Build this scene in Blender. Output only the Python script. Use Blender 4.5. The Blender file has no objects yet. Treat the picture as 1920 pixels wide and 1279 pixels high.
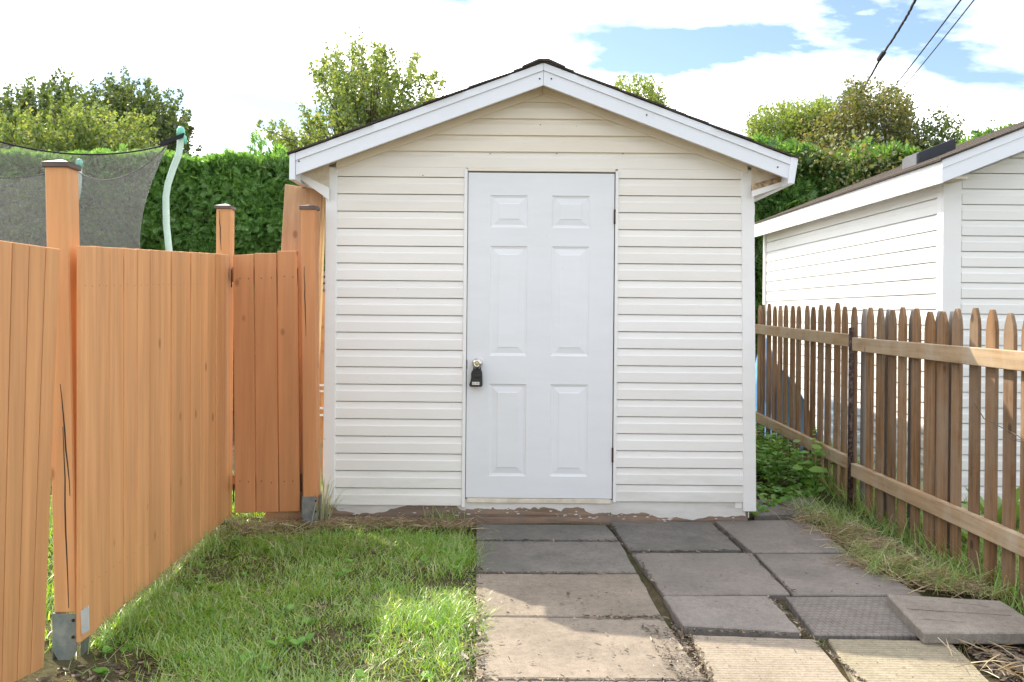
import bpy, bmesh, math, random
import numpy as np
from mathutils import Vector, Matrix

random.seed(7)
rng = np.random.default_rng(11)
sc = bpy.context.scene
COL = sc.collection

# ------------------------------------------------------------------ camera
F, CX, CY, H = 1600.0, 960.0, 590.0, 1.28        # focal length and horizon in photo pixels, eye height in m
ROLL = math.radians(0.5)
cam_d = bpy.data.cameras.new('camera')
cam = bpy.data.objects.new('camera', cam_d)
COL.objects.link(cam)
cam.location = (0, 0, H)
cam.rotation_euler = (math.pi/2, -ROLL, 0)
cam_d.sensor_width = 36.0
cam_d.lens = 36.0*F/1920
cam_d.shift_y = -(639.5-CY)/1920
cam_d.clip_end = 2000
sc.camera = cam

# ------------------------------------------------------------------ world and sun
SUN_DIR = Vector((0.72, -0.74, -1.0)).normalized()        # the way the light travels
world = bpy.data.worlds.new('World')
sc.world = world
world.use_nodes = True
nt = world.node_tree
nt.nodes.clear()
N = nt.nodes.new
L = nt.links.new
w_out = N('ShaderNodeOutputWorld'); w_bg = N('ShaderNodeBackground')
sky = N('ShaderNodeTexSky'); sky.sky_type = 'NISHITA'; sky.sun_disc = False
sky.sun_elevation = math.asin(-SUN_DIR.z)
sky.sun_rotation = math.atan2(-SUN_DIR.x, -SUN_DIR.y)
sky.air_density = 1.0; sky.dust_density = 0.6; sky.ozone_density = 1.0
w_tc = N('ShaderNodeTexCoord')
w_sep = N('ShaderNodeSeparateXYZ'); L(w_tc.outputs['Generated'], w_sep.inputs[0])
w_h = N('ShaderNodeMath'); w_h.operation = 'MAXIMUM'; w_h.inputs[1].default_value = 0.0; L(w_sep.outputs['Z'], w_h.inputs[0])
w_ha = N('ShaderNodeMath'); w_ha.operation = 'ADD'; w_ha.inputs[1].default_value = 0.22; L(w_h.outputs[0], w_ha.inputs[0])
w_dx = N('ShaderNodeMath'); w_dx.operation = 'DIVIDE'; L(w_sep.outputs['X'], w_dx.inputs[0]); L(w_ha.outputs[0], w_dx.inputs[1])
w_dy = N('ShaderNodeMath'); w_dy.operation = 'DIVIDE'; L(w_sep.outputs['Y'], w_dy.inputs[0]); L(w_ha.outputs[0], w_dy.inputs[1])
w_cmb = N('ShaderNodeCombineXYZ'); L(w_dx.outputs[0], w_cmb.inputs[0]); L(w_dy.outputs[0], w_cmb.inputs[1])
w_map = N('ShaderNodeMapping'); w_map.inputs['Scale'].default_value = (0.75, 1.15, 1); w_map.inputs['Location'].default_value = (3.1, 9.6, 0)
L(w_cmb.outputs[0], w_map.inputs[0])
w_n = N('ShaderNodeTexNoise'); w_n.inputs['Scale'].default_value = 2.2; w_n.inputs['Detail'].default_value = 9; w_n.inputs['Roughness'].default_value = 0.56
L(w_map.outputs[0], w_n.inputs['Vector'])
w_r = N('ShaderNodeValToRGB'); w_r.color_ramp.elements[0].position = 0.41; w_r.color_ramp.elements[1].position = 0.76
L(w_n.outputs['Fac'], w_r.inputs[0])
w_mix = N('ShaderNodeMixRGB'); L(w_r.outputs[0], w_mix.inputs[0])
w_dot = N('ShaderNodeVectorMath'); w_dot.operation = 'DOT_PRODUCT'; w_dot.inputs[1].default_value = tuple(-SUN_DIR); L(w_tc.outputs['Generated'], w_dot.inputs[0])
w_cl = N('ShaderNodeMath'); w_cl.operation = 'MAXIMUM'; w_cl.inputs[1].default_value = 0.0; L(w_dot.outputs['Value'], w_cl.inputs[0])
w_pw = N('ShaderNodeMath'); w_pw.operation = 'POWER'; w_pw.inputs[1].default_value = 3.0; L(w_cl.outputs[0], w_pw.inputs[0])
w_n2 = N('ShaderNodeTexNoise'); w_n2.inputs['Scale'].default_value = 3.4; w_n2.inputs['Detail'].default_value = 7; L(w_map.outputs[0], w_n2.inputs['Vector'])
w_th = N('ShaderNodeMapRange'); w_th.inputs[1].default_value = .40; w_th.inputs[2].default_value = .68; w_th.inputs[3].default_value = .28; w_th.inputs[4].default_value = 1.0; L(w_n2.outputs['Fac'], w_th.inputs[0])
w_ph = N('ShaderNodeMath'); w_ph.operation = 'MULTIPLY_ADD'; w_ph.inputs[1].default_value = .8; L(w_pw.outputs[0], w_ph.inputs[0]); L(w_th.outputs[0], w_ph.inputs[2])
w_cc = N('ShaderNodeVectorMath'); w_cc.operation = 'SCALE'; w_cc.inputs[0].default_value = (42.0, 40.8, 39.2); L(w_ph.outputs[0], w_cc.inputs['Scale'])
L(w_cc.outputs[0], w_mix.inputs[2])
L(sky.outputs[0], w_mix.inputs[1])
L(w_mix.outputs[0], w_bg.inputs['Color'])
w_bg.inputs['Strength'].default_value = 0.058
L(w_bg.outputs[0], w_out.inputs[0])

sun_d = bpy.data.lights.new('sun', 'SUN'); sun_d.energy = 2.2; sun_d.angle = math.radians(0.53); sun_d.color = (1.0, 0.90, 0.74)
sun = bpy.data.objects.new('sun', sun_d); COL.objects.link(sun)
sun.location = (-30, 26, 40)
sun.rotation_euler = SUN_DIR.to_track_quat('-Z', 'Y').to_euler()

sc.view_settings.view_transform = 'Standard'; sc.view_settings.look = 'None'
sc.view_settings.gamma = 1.0; sc.view_settings.use_curve_mapping = False
sc.view_settings.exposure = 1.92

# ------------------------------------------------------------------ helpers
_c, _s = math.cos(ROLL), math.sin(ROLL)
def _uv(px, py):
    u, v = px-CX, py-CY
    return u*_c+v*_s, -u*_s+v*_c
def W(px, py, Y):
    'the world point at distance Y that the photo shows at pixel (px, py)'
    u, v = _uv(px, py)
    return Vector((u*Y/F, Y, H-v*Y/F))
def G(px, py, z=0.0):
    'the point at height z that the photo shows at pixel (px, py)'
    u, v = _uv(px, py)
    Y = (H-z)*F/v
    return Vector((u*Y/F, Y, z))

WLOC = {}
def empty(name, loc, label=None, cat=None, group=None, kind=None):
    o = bpy.data.objects.new(name, None); COL.objects.link(o)
    o.location = loc; o.empty_display_size = .1
    WLOC[o.name] = Vector(loc)
    tag(o, label, cat, group, kind)
    return o
def tag(o, label=None, cat=None, group=None, kind=None):
    if label: o['label'] = label
    if cat: o['category'] = cat
    if group: o['group'] = group
    if kind: o['kind'] = kind
    return o
def link_mesh(name, me, m, parent=None, origin=(0, 0, 0), smooth=False, bevel=0):
    o = bpy.data.objects.new(name, me); COL.objects.link(o)
    if m is not None and not me.materials: me.materials.append(m)
    origin = Vector(origin)
    if parent is not None:
        o.parent = parent
        o.location = origin-WLOC[parent.name]
    else:
        o.location = origin
    WLOC[o.name] = origin
    if smooth: me.polygons.foreach_set('use_smooth', [True]*len(me.polygons))
    if bevel:
        b = o.modifiers.new('bevel', 'BEVEL'); b.width = bevel; b.segments = 1; b.limit_method = 'ANGLE'
    return o
class MB:
    'collects shapes given in world coordinates and links them as one mesh object'
    def __init__(s): s.v = []; s.f = []
    def add(s, vs, fs):
        k = len(s.v); s.v += [tuple(p) for p in vs]; s.f += [tuple(i+k for i in f) for f in fs]; return s
    def hexa(s, a, b):
        'two quads, a and b, joined'
        n = len(a)
        fs = [tuple(range(n)), tuple(range(2*n-1, n-1, -1))]
        fs += [(i, i+n, (i+1) % n+n, (i+1) % n) for i in range(n)]
        return s.add(list(a)+list(b), fs)
    def box(s, x0, x1, y0, y1, z0, z1):
        return s.hexa([(x0,y0,z0),(x1,y0,z0),(x1,y1,z0),(x0,y1,z0)], [(x0,y0,z1),(x1,y0,z1),(x1,y1,z1),(x0,y1,z1)])
    def prism(s, pts, off):
        off = Vector(off)
        return s.hexa([Vector(p) for p in pts], [Vector(p)+off for p in pts])
    def tube(s, pts, rad, n=8):
        pts = [Vector(p) for p in pts]
        if not hasattr(rad, '__len__'): rad = [rad]*len(pts)
        vs, fs = [], []
        for i, p in enumerate(pts):
            t = (pts[min(i+1, len(pts)-1)]-pts[max(i-1, 0)]).normalized()
            a = t.orthogonal() if i == 0 else (pa-t*pa.dot(t))
            a.normalize(); pa = a
            b = t.cross(a)
            for k in range(n):
                q = 2*math.pi*k/n
                vs.append(p+(a*math.cos(q)+b*math.sin(q))*rad[i])
        for i in range(len(pts)-1):
            for k in range(n):
                fs.append((i*n+k, i*n+(k+1) % n, (i+1)*n+(k+1) % n, (i+1)*n+k))
        fs.append(tuple(range(n-1, -1, -1))); m = (len(pts)-1)*n; fs.append(tuple(range(m, m+n)))
        return s.add(vs, fs)
    def lathe(s, c, axis, prof, n=20):
        'prof: list of (distance along axis, radius)'
        c = Vector(c); t = Vector(axis).normalized(); a = t.orthogonal().normalized(); b = t.cross(a)
        vs, fs = [], []
        for d, r in prof:
            for k in range(n):
                q = 2*math.pi*k/n
                vs.append(c+t*d+(a*math.cos(q)+b*math.sin(q))*r)
        for i in range(len(prof)-1):
            for k in range(n):
                fs.append((i*n+k, i*n+(k+1) % n, (i+1)*n+(k+1) % n, (i+1)*n+k))
        fs.append(tuple(range(n-1, -1, -1))); m = (len(prof)-1)*n; fs.append(tuple(range(m, m+n)))
        return s.add(vs, fs)
    def build(s, name, m, parent=None, origin=None, smooth=False, bevel=0):
        a = np.array(s.v, float)
        if origin is None:
            lo, hi = a.min(0), a.max(0)
            origin = ((lo[0]+hi[0])/2, (lo[1]+hi[1])/2, lo[2])
        a = a-np.array(origin)
        me = bpy.data.meshes.new(name)
        me.from_pydata(a.tolist(), [], s.f); me.update()
        bm = bmesh.new(); bm.from_mesh(me); bmesh.ops.recalc_face_normals(bm, faces=bm.faces); bm.to_mesh(me); bm.free()
        return link_mesh(name, me, m, parent, origin, smooth, bevel)

def mesh_arrays(name, verts, faces_list):
    'verts (n,3); faces_list: list of int arrays (m,k)'
    me = bpy.data.meshes.new(name)
    loops = np.concatenate([f.reshape(-1) for f in faces_list]).astype(np.int32)
    tot = np.concatenate([np.full(len(f), f.shape[1], np.int32) for f in faces_list])
    start = np.concatenate([[0], np.cumsum(tot)[:-1]]).astype(np.int32)
    me.vertices.add(len(verts)); me.vertices.foreach_set('co', np.asarray(verts, np.float32).reshape(-1))
    me.loops.add(len(loops)); me.loops.foreach_set('vertex_index', loops)
    me.polygons.add(len(tot)); me.polygons.foreach_set('loop_start', start); me.polygons.foreach_set('loop_total', tot)
    me.update(calc_edges=True); me.validate()
    return me
class Scatter:
    def __init__(s): s.V = []; s.F = {}; s.n = 0
    def add(s, tv, tf, R, pos):
        'tv (k,3), R (N,3,3) columns = local axes with scale, pos (N,3)'
        if len(pos) == 0: return
        tv = np.asarray(tv, float); k = len(tv); M = len(pos)
        v = np.einsum('nij,kj->nki', R, tv)+pos[:, None, :]
        s.V.append(v.reshape(-1, 3))
        off = (np.arange(M)*k+s.n)[:, None]
        by = {}
        for f in tf: by.setdefault(len(f), []).append(f)
        for m, fs in by.items():
            for f in fs: s.F.setdefault(m, []).append(np.array(f)[None, :]+off)
        s.n += M*k
    def build(s, name, m, parent=None, origin=(0, 0, 0), smooth=False):
        me = mesh_arrays(name, np.concatenate(s.V)-np.array(origin), [np.concatenate(x) for x in s.F.values()])
        return link_mesh(name, me, m, parent, origin, smooth)
def unit(a): return a/np.maximum(np.linalg.norm(a, axis=-1, keepdims=True), 1e-9)
def frames(d, size, width=1.0, spin=None, up=None):
    'rotation matrices whose Y axis is d; X = width axis, Z = normal'
    d = unit(np.asarray(d, float)); n = len(d)
    if up is None: up = rng.normal(size=(n, 3))
    x = unit(np.cross(d, up)); z = np.cross(x, d)
    size = np.broadcast_to(np.asarray(size, float), (n,)); width = np.broadcast_to(np.asarray(width, float), (n,))
    return np.stack([x*(size*width)[:, None], d*size[:, None], z*size[:, None]], axis=2)

# ------------------------------------------------------------------ materials
def newmat(name):
    m = bpy.data.materials.new(name); m.use_nodes = True
    return m, m.node_tree.nodes, m.node_tree.links, m.node_tree.nodes['Principled BSDF']
def c4(c): return (c[0], c[1], c[2], 1)
def coords(n, l, scale, rand=True):
    tc = n.new('ShaderNodeTexCoord'); mp = n.new('ShaderNodeMapping'); mp.inputs['Scale'].default_value = scale
    if rand:
        oi = n.new('ShaderNodeObjectInfo'); mu = n.new('ShaderNodeVectorMath'); mu.operation = 'MULTIPLY_ADD'
        mu.inputs[1].default_value = (1, 1, 1)
        sc_ = n.new('ShaderNodeMath'); sc_.operation = 'MULTIPLY'; sc_.inputs[1].default_value = 61.7
        l.new(oi.outputs['Random'], sc_.inputs[0]); l.new(tc.outputs['Object'], mu.inputs[0]); l.new(sc_.outputs[0], mu.inputs[2])
        l.new(mu.outputs[0], mp.inputs[0])
    else:
        l.new(tc.outputs['Object'], mp.inputs[0])
    return mp
def noise(n, l, vec, scale, detail=6, rough=.6):
    t = n.new('ShaderNodeTexNoise'); t.inputs['Scale'].default_value = scale; t.inputs['Detail'].default_value = detail; t.inputs['Roughness'].default_value = rough
    l.new(vec.outputs[0], t.inputs['Vector']); return t
def ramp(n, l, src, stops):
    r = n.new('ShaderNodeValToRGB'); e = r.color_ramp.elements
    while len(e) < len(stops): e.new(.5)
    for x, (p, c) in zip(e, stops): x.position = p; x.color = c4(c) if hasattr(c, '__len__') else (c, c, c, 1)
    l.new(src, r.inputs[0]); return r
def mixc(n, l, fac, a, b, mode='MIX'):
    m = n.new('ShaderNodeMixRGB'); m.blend_type = mode
    for i, x in ((0, fac), (1, a), (2, b)):
        if hasattr(x, 'links'): l.new(x, m.inputs[i])
        elif hasattr(x, '__len__'): m.inputs[i].default_value = c4(x)
        else: m.inputs[i].default_value = x
    return m.outputs[0]
def bump(n, l, b, src, strength, dist=.002):
    bp = n.new('ShaderNodeBump'); bp.inputs['Strength'].default_value = strength; bp.inputs['Distance'].default_value = dist
    l.new(src, bp.inputs['Height'])
    l.new(bp.outputs[0], b.inputs['Normal'])
    return bp
def objval(n, l, col, amt):
    'small brightness difference from piece to piece'
    oi = n.new('ShaderNodeObjectInfo'); mr = n.new('ShaderNodeMapRange'); mr.inputs[3].default_value = 1-amt; mr.inputs[4].default_value = 1+amt
    l.new(oi.outputs['Random'], mr.inputs[0])
    hs = n.new('ShaderNodeHueSaturation'); l.new(mr.outputs[0], hs.inputs['Value']); l.new(col, hs.inputs['Color'])
    return hs.outputs[0]

def plain(name, c, rough=.5, metal=0, var=.08, scale=12, bmp=.1, spec=.4, c2=None, lo=.35, hi=.65, stretch=(1, 1, 1), orand=0):
    m, n, l, b = newmat(name)
    mp = coords(n, l, stretch); t = noise(n, l, mp, scale)
    a = [x*(1-var) for x in c]; d = c2 if c2 else [min(1, x*(1+var)) for x in c]
    r = ramp(n, l, t.outputs['Fac'], [(lo, a), (hi, d)])
    col = r.outputs[0]
    if orand: col = objval(n, l, col, orand)
    l.new(col, b.inputs['Base Color'])
    b.inputs['Roughness'].default_value = rough; b.inputs['Metallic'].default_value = metal; b.inputs['Specular IOR Level'].default_value = spec
    if bmp: bump(n, l, b, t.outputs['Fac'], bmp)
    return m
def wood(name, c, dark, grain=.5, rough=.7, along='Z', orand=.08, grey=None, knots=True, bmp=.25, paint=False, spec=.2):
    m, n, l, b = newmat(name)
    st = {'Z': (1, 1, .05), 'X': (.05, 1, 1), 'Y': (1, .05, 1)}[along]
    mp = coords(n, l, st); t = noise(n, l, mp, 42, 7, .65)
    mp2 = coords(n, l, (st[0]*.6+.02, st[1]*.6+.02, st[2]*.7)); t2 = noise(n, l, mp2, 26, 4)
    col = ramp(n, l, t.outputs['Fac'], [(.3, dark), (.55, c), (.8, [min(1, x*1.12) for x in c])]).outputs[0]
    col = mixc(n, l, grain, c, col)
    sh = ramp(n, l, t2.outputs['Fac'], [(.35, .87), (.65, 1.06)]).outputs[0]
    col = mixc(n, l, 1.0, col, sh, 'MULTIPLY')
    if grey:
        mp3 = coords(n, l, (1, 1, .5)); t3 = noise(n, l, mp3, 3.2, 5, .7)
        gf = ramp(n, l, t3.outputs['Fac'], [(.42, 0.0), (.68, .8)]).outputs[0]
        col = mixc(n, l, gf, col, grey)
    if knots:
        kp = coords(n, l, (1, 1, .6)); v = n.new('ShaderNodeTexVoronoi'); v.inputs['Scale'].default_value = 5.5; l.new(kp.outputs[0], v.inputs['Vector'])
        kf = ramp(n, l, v.outputs['Distance'], [(.05, .75), (.11, 0.0)]).outputs[0]
        col = mixc(n, l, kf, col, [x*.6 for x in dark])
    col = objval(n, l, col, orand)
    l.new(col, b.inputs['Base Color']); b.inputs['Roughness'].default_value = rough; b.inputs['Specular IOR Level'].default_value = spec
    bump(n, l, b, t.outputs['Fac'], bmp, .0015)
    return m
def leafmat(name, c1, c2, transl=.45, c3=None, rough=.5, gloss=.06):
    m, n, l, b = newmat(name)
    n.remove(b); out = n['Material Output']
    g = n.new('ShaderNodeNewGeometry')
    stops = [(0.0, c1), (.75, c2)] + ([(1.0, c3)] if c3 else [])
    col = ramp(n, l, g.outputs['Random Per Island'], stops).outputs[0]
    d = n.new('ShaderNodeBsdfDiffuse'); t = n.new('ShaderNodeBsdfTranslucent'); gl = n.new('ShaderNodeBsdfGlossy'); gl.inputs['Roughness'].default_value = rough
    tcol = mixc(n, l, 1.0, col, (1.25, 1.15, .55), 'MULTIPLY')
    l.new(col, d.inputs[0]); l.new(tcol, t.inputs[0]); gl.inputs[0].default_value = (.9, .92, .85, 1)
    m1 = n.new('ShaderNodeMixShader'); m1.inputs[0].default_value = transl; l.new(d.outputs[0], m1.inputs[1]); l.new(t.outputs[0], m1.inputs[2])
    m2 = n.new('ShaderNodeMixShader'); m2.inputs[0].default_value = gloss; l.new(m1.outputs[0], m2.inputs[1]); l.new(gl.outputs[0], m2.inputs[2])
    l.new(m2.outputs[0], out.inputs[0])
    return m
def vinyl(name, c, dark_tone, amt=.35):
    m, n, l, b = newmat(name)
    mp = coords(n, l, (.35, 1, 1.6)); t = noise(n, l, mp, 4.5, 8, .68)
    mp2 = coords(n, l, (.6, 1, 4)); t2 = noise(n, l, mp2, 90, 3)
    f = ramp(n, l, t.outputs['Fac'], [(.42, 0.0), (.78, amt)]).outputs[0]
    col = mixc(n, l, f, c, dark_tone)  # dirt blotches over the base colour
    sp = n.new('ShaderNodeTexVoronoi'); sp.inputs['Scale'].default_value = 9; mp3 = coords(n, l, (1, 1, 1)); l.new(mp3.outputs[0], sp.inputs['Vector'])
    sf = ramp(n, l, sp.outputs['Distance'], [(.012, .55), (.03, 0.0)]).outputs[0]
    col = mixc(n, l, sf, col, [x*.45 for x in dark_tone])
    col = objval(n, l, col, .018)
    l.new(col, b.inputs['Base Color']); b.inputs['Roughness'].default_value = .42; b.inputs['Specular IOR Level'].default_value = .35
    bump(n, l, b, t2.outputs['Fac'], .08, .001)
    return m
def concrete(name, c, stain, pattern=None, moss=None):
    m, n, l, b = newmat(name)
    mp = coords(n, l, (1, 1, 1)); t = noise(n, l, mp, 3.2, 9, .66); t2 = noise(n, l, mp, 170, 3); t3 = noise(n, l, mp, 34, 5, .7)
    f = ramp(n, l, t.outputs['Fac'], [(.4, 0.0), (.66, .85)]).outputs[0]
    col = mixc(n, l, f, c, stain)
    col = mixc(n, l, 1.0, col, ramp(n, l, t2.outputs['Fac'], [(.3, .78), (.7, 1.15)]).outputs[0], 'MULTIPLY')
    col = mixc(n, l, 1.0, col, ramp(n, l, t3.outputs['Fac'], [(.32, .82), (.6, 1.06)]).outputs[0], 'MULTIPLY')
    v = n.new('ShaderNodeTexVoronoi'); v.inputs['Scale'].default_value = 26; l.new(mp.outputs[0], v.inputs['Vector'])
    pf = ramp(n, l, v.outputs['Distance'], [(.04, .6), (.1, 0.0)]).outputs[0]
    col = mixc(n, l, pf, col, [x*.4 for x in stain])
    h = t2.outputs['Fac']
    if moss:
        t4 = noise(n, l, mp, 1.7, 6, .6)
        col = mixc(n, l, ramp(n, l, t4.outputs['Fac'], [(.48, 0.0), (.72, .7)]).outputs[0], col, moss)
    col = objval(n, l, col, .06)
    l.new(col, b.inputs['Base Color']); b.inputs['Roughness'].default_value = .9; b.inputs['Specular IOR Level'].default_value = .15
    mm = n.new('ShaderNodeMath'); mm.operation = 'ADD'; l.new(h, mm.inputs[0]); l.new(t3.outputs['Fac'], mm.inputs[1])
    bump(n, l, b, mm.outputs[0], .5, .002)
    return m

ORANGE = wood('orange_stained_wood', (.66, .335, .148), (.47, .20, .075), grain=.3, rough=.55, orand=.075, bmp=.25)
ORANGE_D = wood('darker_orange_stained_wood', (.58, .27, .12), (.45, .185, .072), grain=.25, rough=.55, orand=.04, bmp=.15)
CEDAR = wood('weathered_cedar', (.25, .138, .066), (.085, .042, .02), grain=1.0, rough=.8, orand=.24, grey=(.26, .195, .135), bmp=.6)
CEDAR_G = wood('grey_weathered_cedar', (.33, .30, .27), (.2, .17, .15), grain=.6, rough=.85, orand=.12, bmp=.5)
RAILWOOD = wood('weathered_rail_wood', (.36, .25, .145), (.19, .12, .065), grain=.7, rough=.8, along='Y', orand=.1, grey=(.40, .34, .26), bmp=.5)
PINE = wood('bare_pine', (.50, .31, .18), (.38, .2, .1), grain=.5, rough=.7, orand=.06, bmp=.2)
SIDING = vinyl('white_vinyl', (.80, .785, .765), (.64, .61, .55), .26)
SIDING_D = vinyl('grimy_white_vinyl', (.79, .78, .76), (.47, .47, .38), .6)
SIDING_M = vinyl('slightly_yellowed_bounce_vinyl', (.80, .77, .72), (.66, .59, .48), .3)  # fainter mix of yellowing and painted warm bounce light
SIDING_C = vinyl('aged_vinyl_warm_bounce', (.81, .75, .65), (.67, .57, .44), .38)  # age yellowing plus warm bounce light painted into the cream
SIDING_N = vinyl('clean_white_vinyl', (.79, .785, .76), (.66, .65, .6), .25)
TRIM = vinyl('white_trim_vinyl', (.79, .785, .775), (.6, .57, .51), .22)
FASCIA = vinyl('white_painted_metal_fascia', (.76, .79, .84), (.6, .6, .6), .16)
DOORM = vinyl('cool_white_painted_steel', (.74, .755, .78), (.60, .61, .60), .3)
SOFFIT = plain('weathered_cream_soffit', (.66, .57, .44), .6, var=.15, c2=(.74, .68, .57))
BLACKM = plain('black_rubbery_plastic', (.012, .012, .013), .38, var=.2, spec=.5)
STICK = plain('white_sticker', (.72, .68, .66), .4)
INK = plain('grey_ink', (.28, .25, .26), .6)
CHROME = plain('worn_chrome', (.62, .60, .57), .18, metal=1, var=.1, bmp=.02)
BRASS = plain('brass_keyway', (.45, .36, .2), .3, metal=1)
DARK = plain('dark_gap', (.03, .026, .022), .8)
HINGE = plain('dark_rusty_hinge', (.06, .035, .025), .6, metal=.5, var=.3)
GALV = plain('galvanised_steel', (.21, .255, .28), .55, metal=.45, var=.25, scale=22, c2=(.30, .30, .285))
RUST = plain('rusty_brown_pipe', (.055, .028, .022), .7, metal=.2, var=.35, scale=40, c2=(.26, .19, .17), lo=.45, hi=.8, bmp=.5)
CAP = plain('bronze_post_cap', (.11, .08, .065), .4, metal=.3, var=.15)
CAPTOP = plain('silvered_cap_top', (.42, .37, .33), .28, metal=.5, var=.1)
SHINGLE = plain('dark_asphalt_shingle', (.05, .043, .037), .95, var=.35, scale=120, c2=(.105, .088, .074), spec=.1, bmp=.8)
SOIL = None
POLEG = plain('pale_green_pole', (.50, .66, .58), .45, var=.06)
POLECAP = plain('mint_green_cap', (.16, .52, .38), .4)
STRAP = plain('black_strap', (.015, .015, .017), .8)
BLUE = plain('blue_plastic_tarp', (.07, .30, .70), .4, var=.25, scale=5, c2=(.14, .44, .85))
WIRE = plain('grey_cable', (.055, .055, .06), .8, var=.02, bmp=0, spec=.1)
WIRE_R = plain('rusty_wire', (.10, .075, .06), .7)
BARK = plain('grey_brown_bark', (.10, .075, .055), .9, var=.3, scale=18, bmp=.6)
VENT = plain('dark_grey_metal', (.035, .036, .042), .35, metal=.4)
VENTG = plain('mid_grey_metal', (.13, .132, .14), .45, metal=.4)
STRAW = leafmat('dry_straw', (.18, .12, .065), (.44, .34, .21), .25, (.58, .51, .38))
GRASS = leafmat('green_grass', (.13, .31, .03), (.30, .53, .06), .6, (.52, .57, .22), rough=.38, gloss=.09)
GRASS_L = leafmat('pale_long_grass', (.16, .32, .06), (.30, .45, .12), .45, (.52, .48, .28))
WEED = leafmat('weed_green', (.11, .28, .045), (.22, .43, .09), .4, (.22, .33, .06))
BROADLEAF = leafmat('broad_leaf_green', (.09, .25, .035), (.19, .38, .07), .4, gloss=.03)
CEDARLEAF = leafmat('cedar_hedge_green', (.13, .31, .075), (.22, .45, .12), .5, (.36, .56, .15))
MAPLE = leafmat('maple_yellow_green', (.12, .20, .045), (.22, .30, .085), .52, (.34, .35, .13))
DARKLEAF = leafmat('dark_olive_leaves', (.055, .095, .03), (.11, .165, .045), .42, (.2, .24, .07))
LIMELEAF = leafmat('lime_green_leaves', (.14, .22, .045), (.26, .34, .09), .5, (.36, .40, .16))
REDLEAF = leafmat('red_brown_leaves', (.10, .13, .04), (.18, .20, .06), .45, (.29, .20, .08))
HOSTA = leafmat('hosta_leaf', (.13, .25, .05), (.24, .36, .09), .35, (.5, .5, .22), gloss=.08)
RIBBON = leafmat('striped_grass', (.22, .27, .13), (.48, .47, .33), .3, (.6, .58, .45))
VINELEAF = leafmat('pale_vine_leaf', (.17, .36, .04), (.24, .44, .06), .5)
DEBRIS = leafmat('dark_plant_debris', (.03, .022, .016), (.09, .06, .04), .0, (.3, .22, .15))
CORE = plain('shaded_hedge_core', (.05, .10, .03), 1.0, var=.5, scale=14, bmp=.5)  # solid hedge filling, inner shade put into its dark green

SILL = wood('bare_damp_timber', (.30, .21, .15), (.10, .07, .05), grain=1.0, rough=.9, along='X', orand=.02, grey=(.17, .15, .135), bmp=.8)
PAINT = vinyl('old_flaking_paint', (.70, .69, .66), (.36, .31, .26), .75)
ROT = plain('rotten_flaking_wood', (.30, .17, .08), .9, var=.3, scale=30, c2=(.60, .47, .33), bmp=.8)
def soil_mat():
    m, n, l, b = newmat('garden_soil')
    mp = coords(n, l, (1, 1, 1), False); t = noise(n, l, mp, 6, 9, .7); t2 = noise(n, l, mp, 90, 5); t3 = noise(n, l, mp, .6, 3)
    col = ramp(n, l, t.outputs['Fac'], [(.3, (.045, .032, .022)), (.55, (.095, .07, .048)), (.75, (.16, .12, .08))]).outputs[0]
    col = mixc(n, l, 1.0, col, ramp(n, l, t2.outputs['Fac'], [(.3, .6), (.7, 1.3)]).outputs[0], 'MULTIPLY')
    col = mixc(n, l, ramp(n, l, t3.outputs['Fac'], [(.35, .0), (.7, .5)]).outputs[0], col, (.06, .10, .025))
    l.new(col, b.inputs['Base Color']); b.inputs['Roughness'].default_value = 1; b.inputs['Specular IOR Level'].default_value = .05
    bump(n, l, b, t2.outputs['Fac'], 1.0, .01)
    return m
SOIL = soil_mat()
def groove_mat(name, c, stain, kind):
    'cast concrete: rows of grooves or a basket-weave print pressed into the face'
    m = concrete(name, c, stain); n, l = m.node_tree.nodes, m.node_tree.links; b = n['Principled BSDF']
    tc = n.new('ShaderNodeTexCoord'); old = b.inputs['Normal'].links[0].from_node
    if kind == 'rows':
        mp = n.new('ShaderNodeMapping'); l.new(tc.outputs['Object'], mp.inputs[0])
        w = n.new('ShaderNodeTexWave'); w.bands_direction = 'Y'; w.inputs['Scale'].default_value = 15; w.inputs['Distortion'].default_value = .25
        l.new(mp.outputs[0], w.inputs[0]); src = ramp(n, l, w.outputs['Fac'], [(.02, 0.0), (.3, 1.0)]).outputs[0]
    else:
        mp = n.new('ShaderNodeMapping'); mp.inputs['Rotation'].default_value = (0, 0, .0); l.new(tc.outputs['Object'], mp.inputs[0])
        w = n.new('ShaderNodeTexBrick'); w.inputs['Scale'].default_value = 1; w.inputs['Brick Width'].default_value = .03; w.inputs['Row Height'].default_value = .03
        w.inputs['Mortar Size'].default_value = .0035; w.offset = .5; l.new(mp.outputs[0], w.inputs[0])
        src = ramp(n, l, w.outputs['Fac'], [(0.0, 1.0), (1.0, 0.0)]).outputs[0]
    bp = n.new('ShaderNodeBump'); bp.inputs['Strength'].default_value = .45; bp.inputs['Distance'].default_value = .004
    l.new(src, bp.inputs['Height']); l.new(old.outputs[0], bp.inputs['Normal']); l.new(bp.outputs[0], b.inputs['Normal'])
    prev = b.inputs['Base Color'].links[0].from_socket
    dark_tone = mixc(n, l, 1.0, prev, (.80, .78, .76), 'MULTIPLY')  # grooves take a darker tone of the slab colour
    l.new(mixc(n, l, src, dark_tone, prev), b.inputs['Base Color'])
    return m
CON_T = concrete('tan_concrete', (.25, .213, .172), (.18, .155, .127))
CON_D = concrete('dark_mossy_concrete', (.185, .172, .156), (.115, .110, .102), moss=(.10, .102, .088))
CON_W = concrete('mauve_grey_concrete', (.232, .206, .187), (.165, .147, .134), moss=(.15, .145, .125))
CON_G = groove_mat('grooved_concrete', (.29, .25, .198), (.235, .203, .158), 'rows')
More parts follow.
